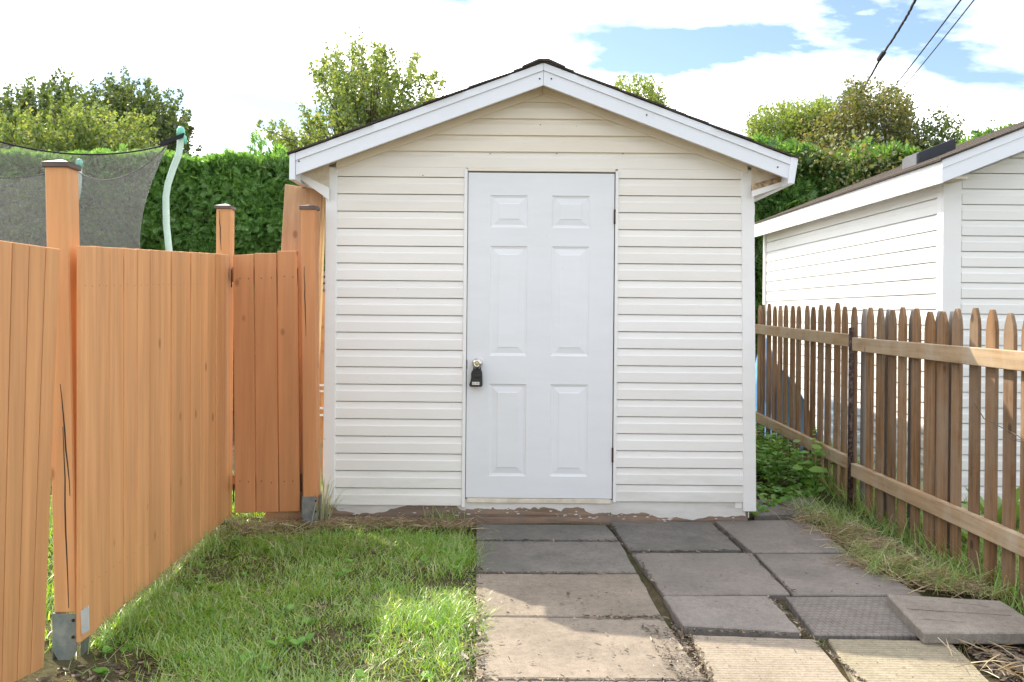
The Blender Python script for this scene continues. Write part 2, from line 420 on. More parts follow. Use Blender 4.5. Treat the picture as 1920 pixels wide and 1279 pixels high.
CON_G2 = groove_mat('grooved_yellowish_concrete', (.29, .257, .19), (.24, .213, .15), 'rows')
CON_B = groove_mat('patterned_grey_concrete', (.205, .185, .168), (.15, .137, .127), 'basket')
CON_L = concrete('rough_grey_concrete', (.27, .246, .21), (.185, .16, .138), moss=(.18, .17, .115))

def netmat():
    m, n, l, b = newmat('black_safety_netting')
    n.remove(b); out = n['Material Output']
    mp = coords(n, l, (1, 1, 1), False); t = noise(n, l, mp, 150, 2, .5); t2 = noise(n, l, mp, 5, 3)
    d = n.new('ShaderNodeBsdfDiffuse'); tr = n.new('ShaderNodeBsdfTranslucent'); tp = n.new('ShaderNodeBsdfTransparent')
    c = ramp(n, l, t.outputs['Fac'], [(.40, (.08, .08, .081)), (.58, (.17, .17, .172)), (.70, (.36, .36, .36))]).outputs[0]
    l.new(c, d.inputs[0]); l.new(c, tr.inputs[0])
    a = n.new('ShaderNodeMixShader'); a.inputs[0].default_value = .5; l.new(d.outputs[0], a.inputs[1]); l.new(tr.outputs[0], a.inputs[2])
    f = ramp(n, l, t.outputs['Fac'], [(.35, .26), (.65, .52)]).outputs[0]
    x = n.new('ShaderNodeMixShader'); l.new(f, x.inputs[0]); l.new(tp.outputs[0], x.inputs[1]); l.new(a.outputs[0], x.inputs[2])
    l.new(x.outputs[0], out.inputs[0])
    return m
NET = netmat()

# ------------------------------------------------------------------ ground
def gz(x, y):
    x = np.asarray(x, float); y = np.asarray(y, float)
    z = -.03+0*x
    z = z-.045*np.clip((4.9-y)/1.8, 0, 1)*np.clip((-.5-x)/1.0, 0, 1)
    z = z+.022*np.clip((y-4.2), 0, 5)*np.clip((x-1.75)/.5, 0, 1)
    z = z+.008*np.sin(x*5.1+y*2.3)+.006*np.sin(y*7.3-x*3.1)
    return z
gx = np.concatenate([[-400, -120, -40, -16], np.arange(-8, 8.01, .16), [16, 40, 120, 400]])
gy = np.concatenate([[-200, -40, -8], np.arange(0, 14.01, .16), [20, 40, 120, 500, 1500]])
XX, YY = np.meshgrid(gx, gy); ZZ = gz(XX, YY)
nx, ny = len(gx), len(gy)
idx = np.arange(nx*ny).reshape(ny, nx)
fq = np.stack([idx[:-1, :-1], idx[:-1, 1:], idx[1:, 1:], idx[1:, :-1]], -1).reshape(-1, 4)
me = mesh_arrays('ground', np.stack([XX, YY, ZZ], -1).reshape(-1, 3), [fq])
tag(link_mesh('ground', me, SOIL, smooth=True), kind='structure')

# ------------------------------------------------------------------ shed
Y0 = 5.333                     # front wall plane
SX0, SX1, SXC = -1.159, 1.516, .178
YB = 9.2                       # back wall
PITCH = .373
shed = empty('shed', (SXC, Y0, 0), 'white vinyl-sided garden shed with gable roof and closed six-panel door', 'shed')
def siding(name, e, t0, t1, z0, place, m, parent, out=.016, lim=None, cove=False):
    'one Dutch-lap plank: place(t, out, z) gives the world point; lim(z) clips both ends'
    prof = [(-.012, 0), (out-.001, 0), (out, .003), (out-.001, e*.60), (out-.003, e*.66), (out*.35, e*.76), (out*.12, e*.88), (.0005, e*1.0), (-.012, e*1.0)]
    if not cove: prof = [(-.012, 0), (out-.001, 0), (out, .003), (out, e*.57), (out-.0035, e*.64), (out-.0055, e*.80), (out-.0065, e*.955), (-.009, e*.962), (-.012, e*.962)]
    vs, n = [], len(prof)
    for k in range(2):
        for o_, z in prof:
            a, b_ = (t0, t1)
            if lim:
                q = lim(z0+z); a, b_ = max(a, q[0]), min(b_, q[1])
                if a > b_: a = b_ = (a+b_)/2
            vs.append(place(a if k == 0 else b_, o_, z0+z))
    mb = MB(); mb.hexa(vs[:n], vs[n:])
    return mb.build(name, m, parent)
front = lambda t, o_, z: (t, Y0-o_, z)
DX0, DX1, DZ0, DZ1 = -.279, .632, .137, 2.164          # door
TONE = [SIDING_D, SIDING_D, SIDING]+[vinyl('white_vinyl', [a+(b_-a)*t for a, b_ in zip((.80, .785, .765), (.80, .76, .69))], [a+(b_-a)*t for a, b_ in zip((.64, .61, .55), (.66, .575, .45))], .26+.1*t) for t in (.12, .25, .4, .6, .8)]  # higher courses creamier: ageing and bounced warm light put into their colour
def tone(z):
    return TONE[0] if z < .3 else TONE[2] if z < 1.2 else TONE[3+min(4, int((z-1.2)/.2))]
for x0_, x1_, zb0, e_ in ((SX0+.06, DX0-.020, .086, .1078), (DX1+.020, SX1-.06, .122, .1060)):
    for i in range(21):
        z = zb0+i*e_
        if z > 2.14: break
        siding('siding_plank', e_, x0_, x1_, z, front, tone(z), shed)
ZR = 2.70
lim = lambda z: (SXC-max(ZR-z, 0)/PITCH, SXC+max(ZR-z, 0)/PITCH)
# the courses over the door
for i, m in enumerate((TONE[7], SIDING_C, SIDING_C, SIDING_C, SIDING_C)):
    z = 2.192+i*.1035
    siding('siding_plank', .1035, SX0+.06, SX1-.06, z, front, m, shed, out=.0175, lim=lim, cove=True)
# inner wall behind the planks and the hidden side and back walls
mb = MB()
mb.prism([(SX0+.02, Y0+.012, .02), (DX0-.012, Y0+.012, .02), (DX0-.012, Y0+.012, DZ1+.01), (DX1+.012, Y0+.012, DZ1+.01), (DX1+.012, Y0+.012, .02), (SX1-.02, Y0+.012, .02),
          (SX1-.02, Y0+.012, 2.24), (SXC, Y0+.012, 2.72), (SX0+.02, Y0+.012, 2.24)], (0, .06, 0))
mb.build('wall', TRIM, shed)
mb = MB()
mb.prism([(SX0+.02, YB, .02), (SX1-.02, YB, .02), (SX1-.02, YB, 2.24), (SXC, YB, 2.72), (SX0+.02, YB, 2.24)], (0, -.06, 0))
mb.build('wall', SIDING_N, shed)
for sx, d in ((SX0, -1), (SX1, 1)):
    for i in range(20):
        siding('siding_plank', .1078, Y0+.02, YB, .086+i*.1078, lambda t, o_, z, sx=sx, d=d: (sx-d*.014+d*o_, t, z), SIDING_N, shed)
# corner trims: the right one leans out a little towards the ground
for (a, b_, c_, d_, zb) in ((SX0-.012, SX0+.066, SX0-.006, SX0+.064, .083), (1.452, 1.532, 1.420, 1.500, .066)):
    mb = MB(); y = Y0-.022
    zt = 2.19 if a < 0 else 2.195
    mb.prism([(a, y, zb), (b_, y, zb), (d_, y, zt), (c_, y, zt)], (0, .10, 0))
    mb.build('corner_trim', TRIM, shed, bevel=.004)
mb = MB(); mb.box(1.405, 1.445, Y0-.004, Y0+.03, .085, .13); mb.build('trim_end', TRIM, shed)
# sill beam on the ground
mb = MB(); mb.box(SX0+.03, SX1-.03, Y0-.002, Y0+.10, -.06, .128); sb = mb.build('sill_beam', SILL, shed, bevel=.006)
mb = MB(); yq = Y0-.0022; xq = SX0+.035; low = .07; step = .008
def jag(x, a):
    b_ = .062 if x < DX1 else .050-.025*(x-DX1)
    if x < DX0: b_ = .060+.02*math.sin(x*9)
    return b_+.020*math.sin(x*7+1)*math.sin(x*3.3+.5)+.005*math.sin(x*31+a)+.002*math.sin(x*91+2*a)
top_, bot_ = [], []; hold = 0; ex = 0
while xq < SX1-.045:
    if random.random() < .05: ex = random.choice([0, 0, 0, .008, -.010, .026, -.016])
    hold += (ex-hold)*.35
    bot_.append((xq, yq, min(.112, max(-.02, jag(xq, .7)+hold+random.uniform(-.0012, .0012))))); top_.append((xq, yq, .1275)); xq += random.uniform(.003, .008)
n_ = len(bot_); edge_ = [(x, y+.002, z) for x, y, z in bot_]
mb.add(bot_+top_+edge_, [(q, q+1, n_+q+1, n_+q) for q in range(n_-1)]+[(q, 2*n_+q, 2*n_+q+1, q+1) for q in range(n_-1)])
mb.build('peeling_paint', PAINT, sb)
mb = MB()
for q in range(70):
    x = random.uniform(SX0+.1, SX1-.1); z = jag(x, .7)-abs(random.gauss(.018, .012)); r_ = random.uniform(.002, .008)
    mb.add([(x+r_*random.uniform(.8, 2.6)*math.cos(a), yq-.0004, max(z, -.02)+r_*random.uniform(.25, .7)*math.sin(a)) for a in (0, .7, 1.6, 2.4, 3.1, 4.0, 4.6, 5.5)], [(0, 1, 2, 3, 4, 5, 6, 7)])
mb.build('paint_flakes', PAINT, sb)['kind'] = 'stuff'
mb = MB(); mb.box(DX0+.005, DX1-.005, Y0-.012, Y0+.012, .104, .1335); mb.build('threshold', SOFFIT, shed, bevel=.003)
# door frame
mb = MB(); mb.box(DX0-.026, DX0-.004, Y0-.024, Y0+.05, .075, DZ1+.024); mb.build('door_jamb', TRIM, shed, bevel=.003)
mb = MB(); mb.box(DX1+.006, DX1+.026, Y0-.024, Y0+.05, .115, DZ1+.016); mb.build('door_jamb', TRIM, shed, bevel=.003)
mb = MB(); mb.box(DX0-.003, DX1+.005, Y0-.023, Y0+.05, DZ1+.008, DZ1+.027); mb.build('door_head', SIDING_C, shed, bevel=.003)
mb = MB(); mb.box(DX0-.004, DX1+.006, Y0+.02, Y0+.03, DZ0, DZ1+.008); mb.build('door_gap', DARK, shed)
# door: face with six embossed panels
YD = Y0-.012
dw, dh = DX1-DX0, DZ1-DZ0
pxs = [(.153, .408), (.573, .832)]
def zf(py): return (py-326)/608.0
pzs = [(368, 428), (463, 668), (721, 893)]
cols = [0]+[q for p in pxs for q in p]+[1]
rows = [0]+[1-zf(q) for p in pzs[::-1] for q in p[::-1]]+[1]
door = None
mb = MB()
X = lambda u: DX0+u*dw
Z = lambda w: DZ0+w*dh
cells = []
for i in range(len(cols)-1):
    for j in range(len(rows)-1):
        x0, x1, z0, z1 = X(cols[i]), X(cols[i+1]), Z(rows[j]), Z(rows[j+1])
        if i % 2 == 1 and j % 2 == 1: cells.append((x0, x1, z0, z1)); continue
        mb.add([(x0, YD, z0), (x1, YD, z0), (x1, YD, z1), (x0, YD, z1)], [(0, 1, 2, 3)])
mb.add([(DX0, YD, DZ0), (DX1, YD, DZ0), (DX1, YD, DZ1), (DX0, YD, DZ1), (DX0, YD+.03, DZ0), (DX1, YD+.03, DZ0), (DX1, YD+.03, DZ1), (DX0, YD+.03, DZ1)],
       [(0, 4, 5, 1), (1, 5, 6, 2), (2, 6, 7, 3), (3, 7, 4, 0), (4, 7, 6, 5)])
door = mb.build('door', DOORM, shed)
for x0, x1, z0, z1 in cells:
    mb = MB(); rings = [(0, 0), (.005, .005), (.010, .0055), (.016, .0075), (.050, .003), (.054, .0006)]
    vs = []
    for ins, dep in rings:
        ins = min(ins, (x1-x0)*.42, (z1-z0)*.42)
        vs += [(x0+ins, YD+dep, z0+ins), (x1-ins, YD+dep, z0+ins), (x1-ins, YD+dep, z1-ins), (x0+ins, YD+dep, z1-ins)]
    fs = [(r*4+q, r*4+(q+1) % 4, r*4+4+(q+1) % 4, r*4+4+q) for r in range(len(rings)-1) for q in range(4)]
    q = 4*(len(rings)-1); fs.append((q, q+1, q+2, q+3))
    mb.add(vs, fs); mb.build('door_panel', DOORM, door)
kp = W(895, 681, YD); kp.y = YD
mb = MB(); mb.lathe(kp, (0, -1, 0), [(-.005, .034), (.004, .034), (.010, .030), (.012, .014), (.030, .013), (.034, .024), (.044, .0305), (.056, .031), (.064, .027), (.068, .019), (.069, .013), (.066, .0125)], 24)
mb.build('door_knob', CHROME, door, smooth=True)
mb = MB(); mb.lathe(kp+Vector((0, -.066, 0)), (0, -1, 0), [(-.002, .0125), (.001, .0122), (.0015, .006)], 16); mb.box(kp.x-.0015, kp.x+.0015, YD-.0685, YD-.066, kp.z-.006, kp.z+.006)
mb.build('keyhole', BRASS, door)
for py in (407, 853):
    p = W(1151, py, YD)
    mb = MB(); mb.tube([(DX1+.003, YD-.006, p.z-.045), (DX1+.003, YD-.006, p.z+.045)], .0065, 8); mb.build('hinge', HINGE, door)
p = W(876, 683, YD); mb = MB(); mb.box(DX0-.004, DX0+.003, YD-.002, YD+.01, p.z-.028, p.z+.028); mb.build('latch_plate', HINGE, door)

# roof
YF = 5.15; EX = 1.521
ztop = lambda x, off=0.0: 2.80-PITCH*abs(x-SXC)+off
def rake(x0, x1, o0, o1, y0, y1):
    'a strip under the roof line between offsets o0 and o1'
    return [(x0, y0, ztop(x0, o0)), (x1, y0, ztop(x1, o0)), (x1, y0, ztop(x1, o1)), (x0, y0, ztop(x0, o1))], (0, y1-y0, 0)
roofdeck = MB()
for s in (-1, 1):
    a, b_ = SXC+s*.0, SXC+s*EX
    roofdeck.prism(*rake(a, b_, -.03, -.002, YF+.03, YB+.15))
roof = roofdeck.build('roof', SOFFIT, shed)
for s in (-1, 1):
    a, b_ = SXC+s*.001, SXC+s*(EX-.03)
    mb = MB(); mb.prism(*rake(a, b_, -.045, 0, YF-.008, YF+.028)); mb.build('fascia', FASCIA, roof)
    mb = MB(); mb.prism(*rake(a, b_, -.132, -.046, YF, YF+.02)); mb.build('fascia', FASCIA, roof)
    # the eave board along the side, its end grain wrapped in metal
    x0, x1 = sorted((SXC+s*(EX-.028), SXC+s*(EX+.006)))
    zt = ztop(SXC+s*EX); zb = zt-(.152 if s < 0 else .15)
    mb = MB()
    if s < 0: mb.prism([(x0, YF-.012, zt), (x1, YF-.012, zt+.012), (x1, YF-.012, zb), (x0, YF-.012, zb)], (0, YB-YF+.16, 0))
    else: mb.prism([(x0, YF-.012, zt+.012), (x1+.012, YF-.012, zt+.006), (x1-.012, YF-.012, zb), (x0-.015, YF-.012, zb)], (0, YB-YF+.16, 0))
    mb.build('eave_fascia', FASCIA, roof, bevel=.002)
    # soffit boards: under the gable overhang, and under the eave
    mb = MB(); mb.prism(*rake(SXC+s*.001, SXC+s*(EX-.03), -.105, -.085, YF+.021, Y0-.001)); mb.build('soffit', SOFFIT, roof)
    xw = SX0-.01 if s < 0 else SX1+.005
    xe = SXC+s*(EX-.029)
    mb = MB(); mb.prism([(xe, Y0+.03, zb+.012), (xw, Y0+.03, zb+.03), (xw, Y0+.03, zb+.045), (xe, Y0+.03, zb+.027)], (0, YB-Y0, 0)); mb.build('soffit', SOFFIT if s > 0 else TRIM, roof)
    E3 = ((('eave_infill', SOFFIT, 5.30, [(564, 327), (586, 312), (617, 306), (617, 356)]), ('eave_infill', TRIM, 5.28, [(556, 331), (564, 326), (617, 352), (617, 375)])) if s < 0 else
          (('eave_infill', SOFFIT, 5.30, [(1410, 312), (1432, 316), (1464, 333), (1410, 350)]), ('rotted_board', ROT, 5.28, [(1410, 346), (1458, 332), (1482, 337), (1410, 360)]), ('eave_infill', TRIM, 5.26, [(1410, 358), (1478, 337), (1489, 342), (1410, 369)])))
    for nm, mm, y, q in E3:
        mb = MB(); mb.prism([W(a, b_, y) for a, b_ in q], (0, .014, 0)); mb.build(nm, mm, roof)
    # frieze strip where the siding ends under the roof
    mb = MB(); mb.prism([(SXC+s*.001, Y0-.028, 2.735), (SXC+s*1.28, Y0-.028, 2.735-PITCH*1.28), (SXC+s*1.28, Y0-.028, 2.650-PITCH*1.28), (SXC+s*.001, Y0-.028, 2.650)], (0, .027, 0))
    mb.build('frieze_strip', SIDING_C, roof, bevel=.002)
    # screws
    for px, py in (((1012, 147), (977, 137), (700, 190+43), (641, 213-8), (560, 302)) if s < 0 else ((1034, 147), (1055, 139), (1213, 215), (1226, 203), (1459, 313))):
        p = W(px, py, YF-.009)
        mb = MB(); mb.lathe((p.x, YF-.0005, p.z), (0, -1, 0), [(0, .005), (.003, .005), (.004, .003)], 8); mb.build('screw', HINGE, roof)
# shingles: courses from eave to ridge, three strips in each
sl = math.hypot(1, PITCH); exp_ = .145
ncs = int(EX*sl/exp_)+1
proto = {}
for s in (-1, 1):
    for c_ in range(ncs):
        r0 = EX+.02-c_*exp_/sl; r1 = max(r0-.26/sl, .0)
        if r0 < .06: continue
        for k_ in range(3):
            y0 = YF-.022+k_*.95+(c_ % 2)*.012+random.uniform(-.006, .006); y1 = min(y0+.945, YB+.17)
            key = (s, round(r0-r1, 3), k_)
            ox, oz = SXC+s*r0, ztop(SXC+s*r0)
            if key in proto:
                o = proto[key].copy(); COL.objects.link(o); o.parent = roof; WLOC[o.name] = Vector((ox, y0, oz)); o.location = Vector((ox, y0, oz))-WLOC[roof.name]; continue
            mb = MB(); d = r0-r1
            mb.prism([(ox, y0, oz+.008), (ox, y0, oz+.019), (ox-s*d, y0, oz+PITCH*d+.012), (ox-s*d, y0, oz+PITCH*d+.003)], (0, y1-y0, 0))
            proto[key] = mb.build('shingle', SHINGLE, roof, origin=(ox, y0, oz))
for k_ in range(9):
    y0 = YF-.03+k_*.31
    mb = MB(); zz = 2.80+.012+(.003 if k_ % 2 else 0)
    mb.prism([(SXC-.13, y0, zz-PITCH*.13), (SXC-.03, y0, zz-.008), (SXC+.03, y0, zz-.008), (SXC+.13, y0, zz-PITCH*.13), (SXC+.13, y0, zz-PITCH*.13+.01), (SXC+.03, y0, zz+.006), (SXC-.03, y0, zz+.006), (SXC-.13, y0, zz-PITCH*.13+.01)], (0, .309, 0))
    mb.build('ridge_shingle', SHINGLE, roof)
# nails and marks left on the siding
for px, py in ((1006, 221), (1013, 234), (1029, 250), (919, 288), (1044, 288), (1168, 288), (793, 329)):
    p = W(px, py, Y0-.016); mb = MB(); mb.lathe((p.x, Y0-.012, p.z), (0, -1, 0), [(0, .0035), (.005, .0035)], 7); mb.build('nail', HINGE, shed)

# lockbox on the knob
lb = empty('lockbox', kp+Vector((0, -.03, -.12)), 'small black key lockbox with white sticker hanging from the door knob', 'lockbox')
yy = YD-.012
def outline(pts, y): return [Vector((kp.x+a, y, kp.z+b_)) for a, b_ in pts]
pts = [(-.024, -.035), (.024, -.035), (.032, -.055), (.033, -.085), (.034, -.112), (.035, -.136), (.030, -.143), (-.040, -.143), (-.048, -.136), (-.046, -.126), (-.040, -.112), (-.036, -.085), (-.035, -.055)]
mb = MB(); mb.prism(outline(pts, yy), (0, -.042, 0)); mb.build('body', BLACKM, lb, bevel=.004)
mb = MB(); mb.prism([(kp.x-.026, yy-.040, kp.z-.068), (kp.x+.024, yy-.040, kp.z-.068), (kp.x+.024, yy-.040, kp.z-.086), (kp.x-.026, yy-.040, kp.z-.086)], (0, -.010, 0)); mb.build('sliding_cover', BLACKM, lb, bevel=.003)
for q in range(2):
    mb = MB(); mb.prism([(kp.x-.022, yy-.041, kp.z-.044-q*.011), (kp.x+.020, yy-.041, kp.z-.044-q*.011), (kp.x+.020, yy-.041, kp.z-.049-q*.011), (kp.x-.022, yy-.041, kp.z-.049-q*.011)], (0, -.005, 0)); mb.build('rib', BLACKM, lb)
mb = MB(); mb.box(kp.x-.029, kp.x+.016, yy-.0435, yy-.040, kp.z-.131, kp.z-.113); st = mb.build('sticker', STICK, lb)
for a, b_, z0, z1 in ((-.026, -.012, -.121, -.118), (-.026, -.009, -.127, -.124), (-.004, .011, -.123, -.1185)):
    mb = MB(); mb.box(kp.x+a, kp.x+b_, yy-.0442, yy-.0435, kp.z+z0, kp.z+z1); mb.build('print', INK, st)
mb = MB(); mb.tube([(kp.x-.020, yy-.012, kp.z-.04), (kp.x-.021, yy-.012, kp.z-.012), (kp.x-.012, yy-.012, kp.z+.012), (kp.x+.0, yy-.012, kp.z+.018), (kp.x+.012, yy-.012, kp.z+.012), (kp.x+.021, yy-.012, kp.z-.012), (kp.x+.020, yy-.012, kp.z-.04)], .0045, 8); mb.build('shackle', BLACKM, lb, smooth=True)

# ------------------------------------------------------------------ orange privacy fence on the left
def post(parent, m, x0, x1, y0, y1, z0, z1, lean=(0, 0), bracket=None, capw=.008, check=None):
    lx, ly = lean; h = z1-z0
    b4 = [(x0, y0, z0), (x1, y0, z0), (x1, y1, z0), (x0, y1, z0)]
    t4 = [(x+lx*h, y+ly*h, z1) for x, y, _ in b4]
    mb = MB(); mb.hexa(b4, t4); po = mb.build('post', m, parent, bevel=.005)
    e = capw
    cb = [(t4[0][0]-e, t4[0][1]-e), (t4[1][0]+e, t4[1][1]-e), (t4[2][0]+e, t4[2][1]+e), (t4[3][0]-e, t4[3][1]+e)]
    mb = MB(); mb.hexa([(x, y, z1-.012) for x, y in cb], [(x, y, z1+.008) for x, y in cb]); mb.build('post_cap', CAP, po, bevel=.002)
    cx_, cy_ = sum(p[0] for p in cb)/4, sum(p[1] for p in cb)/4
    mb = MB(); mb.add([(x, y, z1+.0085) for x, y in cb]+[(cx_, cy_, z1+.026)], [(0, 1, 4), (1, 2, 4), (2, 3, 4), (3, 0, 4)]); mb.build('cap_top', CAPTOP, po)
    if check:                       # drying cracks in the wood, cut as thin dark slots
        for a, b_ in check:
            mb = MB(); prev = None
            n_ = 7; ptsl, ptsr = [], []
            for q in range(n_+1):
                t = q/n_; p = a.lerp(b_, t); w = .0021*math.sin(math.pi*min(max(t, .04), .96))+.0004; j = random.uniform(-.002, .002)
                ptsl.append((p.x-w+j, p.y, p.z)); ptsr.append((p.x+w+j, p.y, p.z))
            mb.prism(ptsl+ptsr[::-1], (0, .002, 0)); mb.build('crack', DARK, po)
    return po
fence_n = empty('privacy_fence', (-2.0, 2.9, 0), 'nearest orange board fence panel at the left edge, leaning over the first post', 'fence', 'orange privacy fence')
fence_l = empty('privacy_fence', (-1.7, 4.2, 0), 'long orange board fence panel between the nearest post and the corner post', 'fence', 'orange privacy fence')
fence_g = empty('privacy_fence', (-1.5, 5.25, 0), 'narrow dark orange three-board fence panel with end post beside the shed', 'fence', 'orange privacy fence')
# near post and corner post stand in the long panel
YP = 3.33
bx0 = W(101, 1150, YP).x; bx1 = bx0+.089
po = post(fence_l, ORANGE, bx0, bx1, YP, YP+.089, .10, W(115, 303, YP).z-.01, lean=(-.030, .0),
     check=[(W(113, 720, YP-.0015), W(131, 930, YP-.0015)), (W(118, 800, YP-.0015), W(128, 1140, YP-.0015))])
def bracket(parent, x0, x1, y0, y1, z0, z1):
    t = .004
    mb = MB()
    mb.prism([(x0, y0, z1), (x1, y0, z1), (x1, y0, z0+.05), (x1-.03, y0, z0), (x0+.03, y0, z0), (x0, y0, z0+.05)], (0, -t, 0))
    mb.box(x0-t, x0-.0005, y0, y1, z0, z1)
    mb.box(x1+.0005, x1+t, y0+.03, y1, z0, z1)
    o = mb.build('post_anchor', GALV, parent)
    mb = MB()
    for zz in (z1-.025, z1-.09): mb.lathe((x1-.012, y0-t, zz), (0, -1, 0), [(0, .006), (.004, .006), (.005, .003)], 8)
    mb.build('bolt', HINGE, o)
    return o
bz = W(125, 1229, YP).z
bracket(po, bx0-.001, bx1+.002, YP-.001, YP+.09, bz-.03, W(120, 1150, YP).z)
flap = [W(151, 1146, 3.30), W(165, 1136, 3.30), W(166, 1183, 3.30), W(153, 1190, 3.30)]
mb = MB(); mb.prism(flap, (.002, .003, 0)); mb.build('anchor_flap', plain('bright_galvanised', (.55, .62, .66), .4, metal=.3), po)
post(fence_l, ORANGE, W(403, 640, 5.26).x, W(403, 640, 5.26).x+.086, 5.262, 5.35, .0, W(420, 388, 5.26).z, lean=(.0, .0),
     check=[(W(411, 395, 5.2605), W(415, 470, 5.2605))])
# long panel boards: from px position of each joint along a line in depth
xa, ya = -1.672, 3.34; xb, yb = -1.742, 5.255
def along(px, py=800.):
    u, v = _uv(px, py); k_ = u/F
    # intersection of the view ray with the fence line (x = xa + t(xb-xa))
    t = (k_*ya-xa)/((xb-xa)-k_*(yb-ya)); return t
joints = [149, 178, 205, 230, 255, 278, 298, 318, 338, 355, 372, 387, 402, 417, 434]
ts = [along(x) for x in joints]
for i in range(len(ts)-1):
    t0, t1 = ts[i]+.0012, ts[i+1]-.0012
    if i in (3, 8): t0 += .0018
    j = random.uniform(-.005, .005); tilt = random.uniform(-.002, .002)
    pA = Vector((xa+(xb-xa)*t0+j, ya+(yb-ya)*t0, 0)); pB = Vector((xa+(xb-xa)*t1+j, ya+(yb-ya)*t1, 0))
    def top(t): return 1.535+.10*t+random.uniform(-.002, .002)
    def bot(t): return .022-.025*(1-t)+random.uniform(-.008, .008)
    za, zb_ = top(t0), top(t1); ba, bb = bot(t0), bot(t1)
    mb = MB(); lean = .012
    mb.prism([(pA.x+lean, pA.y, ba), (pB.x+lean, pB.y+tilt, bb), (pB.x, pB.y, zb_), (pA.x, pA.y, za)], (-.019, 0, 0))
    bo = mb.build('board', ORANGE, fence_l, bevel=.0025)
    mb = MB()
    for zz in (1.50+.08*t0, .32):
        for f in (.25, .75):
            p = pA.lerp(pB, f); mb.lathe((p.x-.0005+lean*(1-zz/1.6), p.y, zz-.12), (1, 0, 0), [(0, .0022), (.0015, .0022)], 6)
    mb.build('nail', HINGE, bo)
for zz in (.33, 1.42):
    mb = MB(); mb.prism([(xa-.0195, ya+.09, zz), (xb-.0195, yb, zz+.05), (xb-.0195, yb, zz+.14), (xa-.0195, ya+.09, zz+.09)], (-.038, 0, 0)); mb.build('rail', ORANGE, fence_l)
# near panel: boards tilted, coming towards the camera out of the frame
nb = [(114, 83), (87, 58), (56, 33), (24, 4), (-9, -30), (-44, -66), (-82, -106), (-124, -150), (-170, -196)]
for i in range(len(nb)-1):
    Ya, Yb2 = 3.22-.105*i, 3.22-.105*(i+1)
    g = .8
    tR = W(nb[i][0]-g, 467-(114-nb[i][0])*.145, Ya); tL = W(nb[i+1][0]+g, 467-(114-nb[i+1][0])*.145, Yb2+.002)
    bR = W(nb[i][1]-g, 1252+(83-nb[i][1])*.5, Ya-.05); bL = W(nb[i+1][1]+g, 1252+(83-nb[i+1][1])*.5, Yb2-.05)
    mb = MB(); mb.prism([bL, bR, tR, tL], (-.019, .006, 0)); mb.build('board', ORANGE, fence_n, bevel=.0025)
for f in (.14, .85):
    a0 = W(98, 467+785*f, 3.2); a1 = W(-190, 467+785*f-20, 2.4)
    mb = MB(); mb.prism([a0+Vector((-.03, 0, 0)), a1+Vector((-.03, 0, 0)), a1+Vector((-.03, 0, .09)), a0+Vector((-.03, 0, .09))], (-.03, 0, 0)); mb.build('rail', ORANGE, fence_n)
# narrow panel
gbx = [(436, 478, 475.5), (476, 476, 473.5), (519, 472, 470), (559, 470, 469)]
for i in range(3):
    y = 5.235-.004*i
    l0, l1 = W(gbx[i][0]+.8, gbx[i][1]-(1.5 if i else 0), y), W(gbx[i+1][0]-1.1, gbx[i][1]-1.5, y)
    b0, b1 = W(gbx[i][0]+4.5, 962-i, y), W(gbx[i+1][0]+4-.8, 961-i, y)
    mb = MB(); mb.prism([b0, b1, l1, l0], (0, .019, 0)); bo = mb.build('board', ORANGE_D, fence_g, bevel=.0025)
    mb = MB()
    for py in (520, 905):
        for px in (gbx[i][0]+12, gbx[i+1][0]-12):
            p = W(px+2, py+random.uniform(-3, 3), y); mb.lathe((p.x, y-.0005, p.z), (0, -1, 0), [(0, .0035), (.0015, .0035)], 6)
    mb.build('nail', HINGE, bo)
for py in (515, 905):
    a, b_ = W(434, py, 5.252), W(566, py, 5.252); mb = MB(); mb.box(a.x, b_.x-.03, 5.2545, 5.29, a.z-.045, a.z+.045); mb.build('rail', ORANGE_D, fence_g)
for px, py, in ((434, 522), (438, 925), (557.5, 520), (564, 905)):
    p = W(px, py, 5.23); mb = MB(); mb.tube([(p.x, 5.231, p.z-.055), (p.x, 5.231, p.z+.055)], .0042, 8); mb.build('hinge', HINGE, fence_g)
px0 = W(568, 930, 5.2).x
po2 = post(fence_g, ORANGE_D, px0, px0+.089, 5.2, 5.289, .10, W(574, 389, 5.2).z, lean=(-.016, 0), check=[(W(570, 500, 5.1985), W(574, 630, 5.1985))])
bracket(po2, px0-.002, px0+.092, 5.199, 5.29, W(580, 985, 5.2).z, W(580, 931, 5.2).z)

